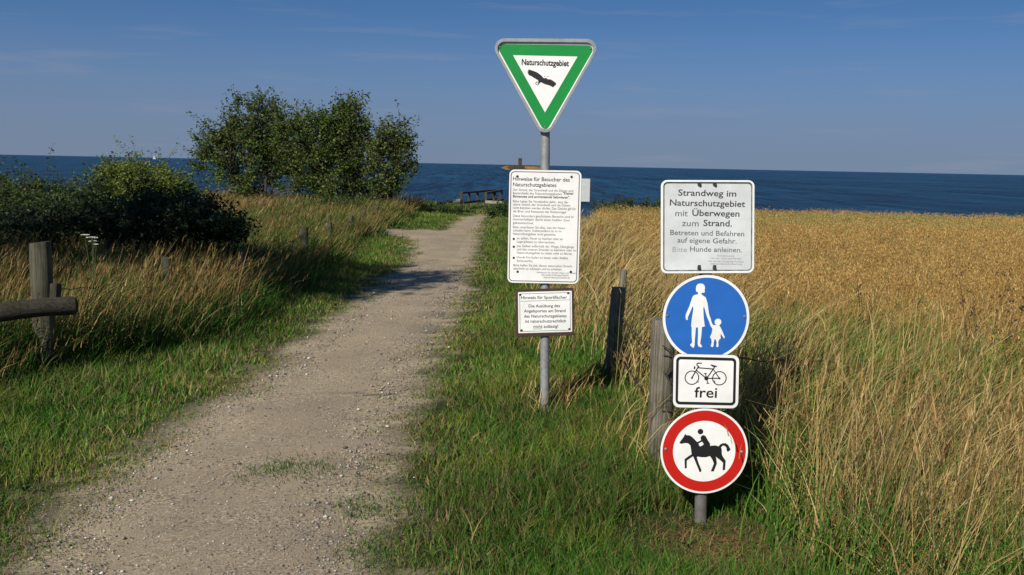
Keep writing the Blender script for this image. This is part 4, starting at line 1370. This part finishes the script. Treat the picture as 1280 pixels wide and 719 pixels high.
    F3 = [('Hinweis für Sportfischer', 120, 338, 89, 14), ('Die Ausübung des', 155, 303, 129, 14), ('Angelsportes am Strand', 132, 329, 152.5, 14), ('des Naturschutzgebietes', 132, 333, 177, 14), ('ist naturschutzrechtlich', 137, 329, 201, 14), ('nicht zulässig!', 175, 292, 226, 14)]
    ln = []
    for (s, xa, xb, zb_, cp) in F3:
        p0, p1 = z3(xa, zb_), z3(xb, zb_)
        ln.append((s, p0[0], p1[0], (p0[1] + p1[1]) / 2, cp / 3.784 * Y / FPX, 0.012))
    lettering('lettering', ln, D2 + .0018, M['black'], fb, rot=rot, origin=org)
    bolts([z3(114, 70), z3(341, 62), z3(121, 238), z3(347, 232)], D2, 0.0065, M['dark_bolt'], fb)
    # clamps behind the plates
    for py in (110, 235, 335, 375, 405):
        x_, z_ = q(681, py)
        cl = MB()
        cl.box((x_, -D + .012, z_), (.10, .016, .025))
        cl.box((x_, .034, z_), (.09, .006, .025))
        cl.box((x_ - .048, -.001, z_), (.004, .064, .022))
        cl.box((x_ + .048, -.001, z_), (.004, .064, .022))
        cl.build('clamp', M['galv'], root)


def bathing_signs():
    """right post: beach path notice, pedestrian disc, bicycle plate, no-riding disc"""
    Y = 4.75
    b = at(875.5, 655, Y)
    b.z = gz(b.x, Y)
    root = empty('sign_post', b, 'short steel post with blue pedestrian disc above a bicycle plate and a red ringed disc', 'signpost')
    yf = Y - 0.045

    def q(px, py):
        p = at(px, py, yf) - b
        return (p.x, p.z)

    def Z(o, s):
        return lambda zx, zy: q(o[0] + zx / s, o[1] + zy / s)
    px2m = yf / FPX * 1.0
    top = at(884, 232, Y) - b
    mb = MB()
    mb.tube([(0, 0, -.3), (0, 0, 0), tuple(top * .5), tuple(top)], 0.0302, 20)
    mb.build('pole', M['dull_steel'], root, smooth=True)
    D = 0.045
    # --- beach path notice
    z4 = Z((810, 215), 5.533)
    cs = [z4(88, 702), z4(732, 699), z4(735, 58), z4(89, 56)]
    pl = plate('beach_path_notice', rounded(cs, .030), -D, -D + .003, M['worn_white'], root)
    i1 = [z4(104, 688), z4(720, 685), z4(722, 72), z4(105, 70)]
    i2 = [z4(113, 679), z4(711, 676), z4(713, 82), z4(114, 80)]
    ring_plate('raised_rim', rounded(cs, .030), rounded(i1, .020), -D - .007, -D + .0025, M['white'], pl)
    flat_mesh('dark_rim_line', [(rounded(i1, .020), [rounded(i2, .016)])], D + .0007, M['dark_line'], pl)  # flat dark grey line along the inner edge of the rim
    k = Y / FPX / 5.533

    def cv(lines, cap, bold=0.012):
        r_ = []
        for (s, xa, xb, zb_) in lines:
            p0, p1 = z4(xa, zb_), z4(xb, zb_)
            r_.append((s, p0[0], p1[0], (p0[1] + p1[1]) / 2, cap * k, bold))
        return r_
    lettering('lettering', cv([('Strandweg im', 208, 610, 167), ('Naturschutzgebiet', 150, 671, 237), ('Überwegen', 305, 632, 306), ('Strand.', 382, 580, 375)], 41), D + .0007, M['dark_print'], pl)
    lettering('faded_lettering', cv([('mit', 188, 274, 306), ('zum', 234, 350, 375)], 41, .004) + cv([('Betreten und Befahren', 153, 665, 440), ('auf eigene Gefahr.', 203, 612, 492), ('Hunde anleinen.', 290, 650, 553)], 34, .006), D + .0007, M['grey_print'], pl)
    lettering('washed_out_lettering', cv([('Bitte', 168, 268, 553)], 34, 0) + cv([('Ministerium für', 478, 598, 586), ('Umwelt, Natur und Forsten', 433, 645, 604), ('des Landes Schleswig-Holstein', 415, 662, 624), ('oberste Naturschutzbehörde', 430, 650, 642)], 13, 0), D + .0007, M['pale_print'], pl)
    for (x_, z_) in (z4(355, 86), z4(461, 86), z4(353, 664), z4(459, 664)):
        mb = MB()
        mb.tube([(x_, -D + .001, z_), (x_, -D - .004, z_), (x_, -D - .012, z_)], [.0095, .0095, .006], 8)
        mb.box((x_, -D - .002, z_ + .009), (.014, .004, .010))
        mb.build('bolt', M['dark_bolt'], pl, smooth=True)
    # --- blue pedestrian disc
    z5 = Z((800, 335), 3.994)
    c = z5(329.5, 250)
    R5 = 218.5 / 3.994 * Y / FPX
    disc = plate('pedestrian_disc', circle(c[0], c[1], R5, 72), -D, -D + .003, M['white'], root)
    flat_mesh('blue_field', [(circle(c[0], c[1], R5 * .930, 72), [])], D + .0006, M['blue'], disc)
    zp = Z((845, 345), 7.573)
    body_ = [(208, 150), (208, 172), (170, 182), (155, 200), (125, 290), (92, 365), (90, 395), (98, 420), (112, 412), (112, 390), (130, 350), (158, 285), (165, 310), (150, 400), (142, 478), (148, 482), (148, 560), (152, 630), (132, 652), (150, 672), (165, 682), (175, 660), (178, 600), (188, 488), (208, 488), (208, 560), (205, 640), (210, 665), (235, 677), (248, 665), (228, 640), (240, 560), (245, 484), (272, 478), (262, 400), (258, 310), (264, 285), (290, 380), (312, 430), (326, 472), (345, 500), (338, 540), (320, 582), (332, 592), (338, 625), (328, 665), (345, 675), (355, 660), (356, 630), (365, 598), (376, 603), (385, 630), (380, 668), (395, 676), (402, 660), (400, 625), (410, 600), (422, 595), (422, 545), (440, 572), (455, 592), (462, 580), (445, 540), (425, 495), (408, 466), (380, 464), (352, 466), (338, 445), (328, 405), (312, 360), (298, 260), (282, 205), (250, 182), (238, 172), (238, 150)]
    headw = [(231, 72), (252, 74), (268, 88), (275, 112), (270, 132), (272, 156), (250, 160), (236, 166), (212, 164), (204, 152), (190, 148), (188, 128), (190, 100), (200, 82), (214, 74)]
    flat_mesh('pedestrian_symbol', [([zp(*p) for p in body_], []), ([zp(*p) for p in headw], []), (circle(*zp(397, 436), 32 / 7.573 * Y / FPX, 24), [])], D + .0012, M['white'], disc)
    bolts([z5(137, 238), z5(522, 243)], D, .006, M['bolt'], disc)
    # --- bicycle plate, set a little proud of the discs
    D6 = D + .0045
    cs = [z5(162, 696), z5(490, 702), z5(496, 434), z5(166, 427)]
    bp_ = plate('bicycle_plate', rounded(cs, .032), -D6, -D6 + .003, M['white'], root)
    ro = [z5(176, 680), z5(475, 686), z5(480, 449), z5(180, 441)]; ri = [z5(188.5, 666), z5(462, 672), z5(467, 463), z5(193, 455)]
    flat_mesh('black_border', [(rounded(ro, .021), [rounded(ri, .010)])], D6 + .0006, M['black'], bp_)
    zb = Z((840, 440), 10.267)
    s6 = Y / FPX / 10.267

    def ringp(cx, cy, r_, w):
        x_, z_ = zb(cx, cy)
        return (circle(x_, z_, (r_ + w / 2) * s6, 40), [circle(x_, z_, (r_ - w / 2) * s6, 40)])

    def st(a, b_, w=13):
        return (stroke(zb(*a), zb(*b_), w * s6), [])
    bike = [ringp(253, 328, 88, 13), ringp(605, 335, 88, 13), st((253, 328), (338, 182), 15), st((330, 200), (525, 216), 14), st((312, 233), (437, 335), 14), st((527, 216), (440, 338), 14), st((440, 335), (605, 335), 13), st((524, 216), (605, 335), 12),
            st((524, 225), (548, 178), 14), ([zb(*p) for p in [(493, 155), (575, 178), (570, 186), (545, 190), (520, 186), (495, 170)]], []),
            (circle(*zb(437, 335), 27 * s6, 24), []), (circle(*zb(253, 328), 13 * s6, 16), []), (circle(*zb(605, 335), 13 * s6, 16), []),
            st((425, 275), (437, 335), 11), st((437, 335), (456, 392), 11), st((406, 272), (442, 272), 9), st((438, 397), (473, 397), 9),
            st((345, 185), (315, 168), 11), st((316, 172), (316, 146), 11), st((314, 150), (330, 137), 11), st((325, 138), (378, 139), 10),
            ([zb(*p) for p in [(278, 174), (292, 182), (297, 196), (291, 210), (278, 216)]], [])]
    flat_mesh('bicycle_symbol', bike, D6 + .0006, M['black'], bp_)
    pb0, pb1 = zb(283, 582), zb(573, 582)
    lettering('lettering', [('frei', pb0[0], pb1[0], (pb0[1] + pb1[1]) / 2, 134 * s6, .012)], D6 + .0006, M['black'], bp_)
    bolts([zb(325, 372), zb(536, 372)], D6, .004, M['bolt'], bp_)
    # --- red ringed disc
    z7 = Z((780, 490), 3.994)
    c = z7(400, 296)
    R7 = 224 / 3.994 * Y / FPX
    dr = plate('no_riding_disc', circle(c[0], c[1], R7, 72), -D, -D + .003, M['white'], root)
    flat_mesh('red_ring', [(circle(c[0], c[1], R7 * .945, 72), [circle(c[0], c[1], R7 * .708, 72)])], D + .0006, M['red'], dr)
    zh = Z((840, 525), 8.9875)
    hs = [(148, 155), (160, 170), (195, 172), (225, 190), (255, 220), (283, 248), (325, 228), (320, 195), (335, 174), (358, 169), (380, 185), (400, 225), (427, 265), (427, 293), (440, 288), (490, 285), (522, 296), (540, 275), (565, 262), (600, 260), (630, 280), (650, 315), (657, 335), (625, 358), (612, 340), (612, 315), (595, 292), (570, 287), (550, 307), (558, 330), (558, 370), (562, 395), (580, 425), (602, 455), (595, 560), (568, 565), (573, 480), (540, 450), (500, 420), (490, 410), (496, 430), (503, 490), (468, 577), (435, 577), (470, 490), (450, 440), (425, 405), (380, 418), (330, 418), (285, 410), (278, 420), (300, 490), (330, 560), (326, 582), (306, 582), (300, 560), (270, 490), (240, 415), (233, 408), (165, 455), (165, 540), (143, 545), (140, 440), (180, 410), (220, 385), (213, 330), (205, 285), (180, 262), (150, 258), (100, 268), (82, 255), (100, 230), (130, 190)]
    hole = [(297, 262), (338, 242), (357, 275), (318, 298), (305, 288)]
    flat_mesh('rider_symbol', [([zh(*p) for p in hs], [[zh(*p) for p in hole]]), (circle(*zh(319, 130), 32 / 8.9875 * Y / FPX, 24), [])], D + .0012, M['black'], dr)
    bolts([z7(209, 286), z7(588, 300)], D, .0065, M['bolt'], dr)
    for py in (243, 325, 397, 470, 490, 562):
        cl = MB()
        x_, z_ = q(880, py)
        x_ = top.x * z_ / top.z
        cl.box((x_, -D + .012, z_), (.11, .016, .025))
        cl.box((x_, .034, z_), (.09, .006, .025))
        cl.box((x_ - .048, -.001, z_), (.004, .064, .022))
        cl.box((x_ + .048, -.001, z_), (.004, .064, .022))
        cl.build('clamp', M['galv'], root)


# ------------------------------------------------------------------ timber
def post_mesh(r_, h, lean=(0, 0), n=16, taper=0.94, rough=0.06, square=0.0, slant=0.0, depth=0.25):
    mb = MB()
    rows = 14
    ph = rng.random(4) * 6.28
    vs_ = []
    for i in range(rows + 1):
        t = i / rows
        z = -depth + (h + depth) * t
        rr = r_ * (1 - (1 - taper) * t)
        if i == rows: rr *= 0.95
        for k in range(n):
            a = 2 * math.pi * k / n
            sq = 1 / max(abs(math.cos(a)), abs(math.sin(a)))
            f = (1 - square) + square * min(sq, 1.25)
            f *= 1 + rough * (0.5 * math.sin(2 * a + ph[0] + 0.6 * z) + 0.35 * math.sin(5 * a + ph[1]) + 0.3 * math.sin(7 * a + ph[2] + 2 * z))
            zz = z + (slant * math.cos(a) * rr if i == rows else 0)
            vs_.append((math.cos(a) * rr * f + lean[0] * max(z, 0), math.sin(a) * rr * f + lean[1] * max(z, 0), zz))
    fs_ = [(i * n + k, i * n + (k + 1) % n, (i + 1) * n + (k + 1) % n, (i + 1) * n + k) for i in range(rows) for k in range(n)]
    fs_.append(tuple(range(rows * n, rows * n + n)))
    mb.add(vs_, fs_)
    return mb


def wire_mb(mb, pts, r_=0.0028, sag=0.03, barbs=0.14, off=Vector((0, 0, 0))):
    """barbed wire through pts: slightly wavy strand with twisted barbs"""
    for a, b in zip(pts[:-1], pts[1:]):
        a, b = Vector(a), Vector(b)
        n = max(6, int((b - a).length / 0.12))
        ln = [a.lerp(b, t) - Vector((0, 0, sag * 4 * t * (1 - t))) + (Vector((rng.normal(0, .005), rng.normal(0, .005), rng.normal(0, .006))) if 0 < t < 1 else Vector()) for t in np.linspace(0, 1, n)]
        mb.tube([p - off for p in ln], r_, 5)
        if barbs:
            for k in range(1, int((b - a).length / barbs)):
                p = a.lerp(b, k * barbs / (b - a).length) - Vector((0, 0, sag * 4 * (k * barbs / (b - a).length) * (1 - k * barbs / (b - a).length))) - off
                for s in range(2):
                    d = Vector(rng.normal(0, 1, 3)).normalized() * 0.012
                    mb.tube([p - d, p + d], .0016, 3)


def right_fence():
    b = Vector((0.82, 5.42, gz(0.82, 5.42)))
    root = empty('wire_fence', b, 'old barbed wire fence on grey wooden posts behind the signs, right of the path', 'fence')
    # (px, Y, top py, radius, lean, material, square)
    P = [(831, 5.42, 399, .071, (-.01, 0), 'post_wood', 0.15), (767, 7.45, 359, .056, (.05, -.03), 'post_wood', 0.45), (777, 9.6, 338, .036, (.03, 0), 'post_wood', .3)]
    tops = []
    for (px, Y, tp, r_, lean, mt, sq) in P:
        t = at(px, tp, Y)
        x = t.x
        z = gz(x, Y)
        h = t.z - z
        o = post_mesh(r_, h, lean, square=sq, slant=rng.uniform(-.1, .1)).build('post', M[mt], root, smooth=True)
        o.location = Vector((x, Y, z)) - b
        tops.append((Vector((x, Y, z)), h, r_, lean))
    # corner: the fence turns off to the right behind the signs
    x, Y = 3.9, 6.6
    z = gz(x, Y)
    o = post_mesh(.055, 0.62, (0.02, 0.0), square=.3).build('post', M['post_wood'], root, smooth=True)
    o.location = Vector((x, Y, z)) - b
    tops.insert(0, (Vector((x, Y, z)), .62, .055, (0.02, 0)))
    fr = [0.78, 0.42]
    for f in fr:
        mb = MB()
        pts = []
        for (p, h, r_, lean) in tops:
            pts.append(p + Vector((lean[0] * h * f, lean[1] * h * f - r_ - .004, h * f)))
        wire_mb(mb, pts, 0.0042, sag=.045, off=b)
        mb.build('wire', M['rust_wire'], root)
    # loose loop of wire hanging on the corner post
    mb = MB()
    lp = [at(px, py, 5.33) - b for px, py in ((828, 432), (838, 438), (842, 446), (837, 457), (833, 467), (836, 475), (842, 481))]
    mb.tube(lp, .0035, 5)
    lp = [at(px, py, 5.33) - b for px, py in ((833, 466), (829, 464), (832, 470), (836, 464))]
    mb.tube(lp, .003, 5)
    mb.build('wire', M['rust_wire'], root)


def left_fence():
    P = [(208, 9.7, 322, .055), (303, 12.0, 311, .055), (380, 15.0, 284, .065), (412, 17.5, 278, .06), (438, 20.0, 270, .055), (455, 23.0, 263, .055), (470, 26.0, 258, .055)]
    t0 = at(208, 322, 9.7)
    b = Vector((t0.x, 9.7, gz(t0.x, 9.7)))
    root = empty('wire_fence', b, 'low wire fence on short weathered posts sunk in the tall grass left of the path', 'fence')
    tops = []
    for (px, Y, tp, r_) in P:
        t = at(px, tp, Y)
        z = gz(t.x, Y)
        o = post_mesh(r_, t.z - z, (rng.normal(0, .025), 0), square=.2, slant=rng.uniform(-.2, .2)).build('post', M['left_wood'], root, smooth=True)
        o.location = Vector((t.x, Y, z)) - b
        tops.append((Vector((t.x, Y, z)), t.z - z, r_))
    start = at(70, 362, 7.25)
    for f in (0.86, 0.45):
        mb = MB()
        pts = [Vector((start.x, start.y, start.z * f / .86))] + [p + Vector((0.03, -r_ - .003, h * f)) for (p, h, r_) in tops]
        wire_mb(mb, pts, 0.0032, sag=.06, off=b)
        mb.build('wire', M['rust_wire'], root)


def log_barrier():
    Y = 7.2
    t = at(51, 303, Y)
    b = Vector((t.x, Y, gz(t.x, Y)))
    root = empty('log_barrier', b, 'thick round wooden post with a heavy horizontal log lashed in front at the left edge', 'barrier')
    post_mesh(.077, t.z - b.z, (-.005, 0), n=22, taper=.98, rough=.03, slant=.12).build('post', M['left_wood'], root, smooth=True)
    e = at(92, 382, 6.98) - b
    f = at(-190, 408, 6.2) - b
    mb = MB()
    n = 16
    pts = [e.lerp(f, k) + Vector((0, 0, .008 * math.sin(9 * k))) for k in np.linspace(0, 1, 9)]
    d0 = (e - f).normalized()
    pts = [e + d0 * .022] + pts
    mb.tube(pts, [.047] + [.066 + .002 * math.sin(5 * k) for k in range(9)], n)
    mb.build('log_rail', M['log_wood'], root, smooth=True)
    s0, s1 = at(70.5, 374, 7.2) - b, at(70.5, 354, 7.2) - b
    mb = MB()
    mb.beam((s0.x, -.02, s0.z), (s1.x, -.01, s1.z), .055, .09)
    mb.build('wedge', M['dark_wood'], root, bevel=.006)
    # other end of the log rests on a second post outside the frame
    o = post_mesh(.07, 0.9, (0, 0), n=18, rough=.04).build('post', M['left_wood'], root, smooth=True)
    o.location = Vector((f.x + .25, f.y + .16, gz(b.x + f.x + .25, b.y + f.y + .16) - b.z))


def wooden_steps():
    b = Vector((*[at(596, 266, 34.5)[i] for i in (0, 1)], 0))
    b.z = gz(b.x, b.y)
    root = empty('wooden_steps', b, 'dark wooden steps with post and rail handrails leading down to the beach', 'steps')

    def W(px, py, Y): return at(px, py, Y) - b
    A = [(577, 34.2), (586.5, 35.5), (597, 37.0), (619, 39.8)]      # left handrail, front to back
    Bp = [(607.5, 34.2), (617.5, 35.6), (627, 37.0)]                # right handrail
    topA = [W(577, 240, 34.2), W(586.5, 239.4, 35.5), W(597, 238.6, 37.0), W(619, 236.8, 39.8)]
    topB = [W(607.5, 240.5, 34.2), W(617.5, 238.5, 35.6), W(627, 237, 37.0)]
    for tp in topA + topB:
        mb = MB()
        zb_ = min(gz(tp.x + b.x, tp.y + b.y) - b.z - .15, tp.z - .95)
        mb.beam((tp.x, tp.y, zb_), (tp.x, tp.y, tp.z - .004), .085, .085)
        mb.build('post', M['rail_wood'], root)
    for rail in (topA, topB):
        for dz, nm in ((-.03, 'handrail'), (-.37, 'middle_rail')):
            for a, c in zip(rail[:-1], rail[1:]):
                mb = MB()
                off = Vector((0.064, 0, dz)) if nm == 'middle_rail' else Vector((0, 0, dz))
                mb.beam(a + off, c + off, .045 if nm == 'middle_rail' else .10, .07)
                mb.build(nm, M['rail_wood'], root)
    mb = MB()
    mb.beam(W(607, 252.5, 34.05), W(630, 253.5, 33.9), .05, .10)
    mb.build('low_rail', M['pale_wood'], root)
    mb = MB()
    mb.beam(W(546, 255, 33.8), W(575, 250.5, 34.1), .06, .10)
    mb.build('low_rail', M['pale_wood'], root)
    for k in range(6):
        a = W(588.5, 265.5, 34.4); c = W(603, 265.5, 34.4)
        d = Vector((0.40, 0.62, 0)).normalized() * (0.34 * k)
        mb = MB()
        zz = gz(b.x, b.y) - b.z + .06 - .17 * k
        mb.beam(Vector((a.x, a.y, zz)) + d, Vector((c.x, c.y, zz)) + d, .30, .06)
        mb.build('tread', M['pale_wood'] if k == 0 else M['rail_wood'], root)


def fingerpost():
    Y = 30.0
    t = at(650.2, 197.8, Y)
    b = Vector((t.x, Y, gz(t.x, Y)))
    root = empty('fingerpost', b, 'wooden fingerpost with one dark and one ochre arrow board above the notice', 'fingerpost')
    mb = MB()
    mb.beam((0, 0, -.3), (0, 0, t.z - b.z), .11, .11)
    mb.build('post', M['dark_wood'], root)

    def board(px0, px1, pyc, hpx, tip, y, mat, th=.03):
        p0, p1 = at(px0, pyc, Y) - b, at(px1, pyc, Y) - b
        h = hpx * Y / FPX
        zc = p0.z
        o = [(p0.x, zc), (p0.x + tip, zc - h / 2), (p1.x, zc - h / 2), (p1.x, zc + h / 2), (p0.x + tip, zc + h / 2)]
        plate('arm', o, y - th / 2, y + th / 2, mat, root, bevel=.004)
    board(633, 656, 209.3, 6.5, .16, -.075, M['dark_wood'])
    board(625.5, 677, 209.8, 4.8, .16, .075, M['ochre_wood'])


def white_notice():
    Y = 18.0
    c = at(723, 238, Y)
    b = Vector((c.x, Y, gz(c.x, Y)))
    root = empty('notice_sign', b, 'small blank looking white notice on a thin post, half hidden behind the visitor notice', 'sign')
    mb = MB()
    mb.tube([(0, 0, -.2), (0, 0, c.z - b.z + .15)], .028, 12)
    mb.build('pole', M['galv'], root, smooth=True)
    p0, p1 = at(708.5, 251.5, Y) - b, at(738, 223.5, Y) - b
    bd = plate('board', rounded(rect(p0.x, p0.z, p1.x, p1.z), .01), -.05, -.03, mat_plain('grey_white_board', (0.45, 0.48, 0.50), 0.5), root)
    s = MB()
    s.beam((p1.x + .006, -.04, p0.z), (p1.x + .006, -.04, p1.z), .012, .03)
    s.build('edge_strip', M['dark_wood'], bd)
    root.rotation_euler = (0, 0, R(-8))


def sailboat():
    Y = 2600
    p = at(192.5, 199, Y)
    root = empty('sailboat', (p.x, Y, SEA_Z), 'tiny white sailboat far out on the horizon at the left', 'boat')
    h = MB()
    h.add([(-4, 0, 1.0), (4.6, 0, 1.2), (-3.2, 0, -.3), (3.4, 0, -.3), (-3.6, 1.3, 1.0), (1.5, 1.4, 1.1), (-3.6, -1.3, 1.0), (1.5, -1.4, 1.1)],
          [(0, 4, 2), (0, 2, 6), (4, 5, 3, 2), (5, 1, 3), (6, 2, 3, 7), (7, 3, 1), (0, 6, 7, 1, 5, 4)])
    h.build('hull', M['white'], root)
    m_ = MB(); m_.tube([(0.6, 0, 1), (0.6, 0, 12)], [.09, .06], 6); m_.build('mast', M['bolt'], root)
    for o, nm in (([(0.4, 2.0), (-3.4, 2.0), (0.4, 11.6)], 'mainsail'), ([(0.9, 10.5), (4.3, 1.5), (0.9, 1.8)], 'jib')):
        me = bpy.data.meshes.new(nm)
        v = [(x, 0.02, z) for x, z in o]
        c_ = (sum(x for x, _ in o) / 3, 0.5, sum(z for _, z in o) / 3)
        me.from_pydata(v + [c_], [], [(0, 1, 3), (1, 2, 3), (2, 0, 3)])
        link(nm, me, M['sail'], root)
    root.rotation_euler = (0, 0, R(25))


reserve_signs()
bathing_signs()
right_fence()
left_fence()
log_barrier()
wooden_steps()
fingerpost()
white_notice()
sailboat()
trees_and_shrubs()
wild_carrot()
dry_weeds()
verge_grass()
lush_grass()
dry_grass()
crop_field()
gravel()
bpy.context.view_layer.update()
print('FACES', sum(len(o.data.polygons) for o in scene.objects if o.type == 'MESH'))
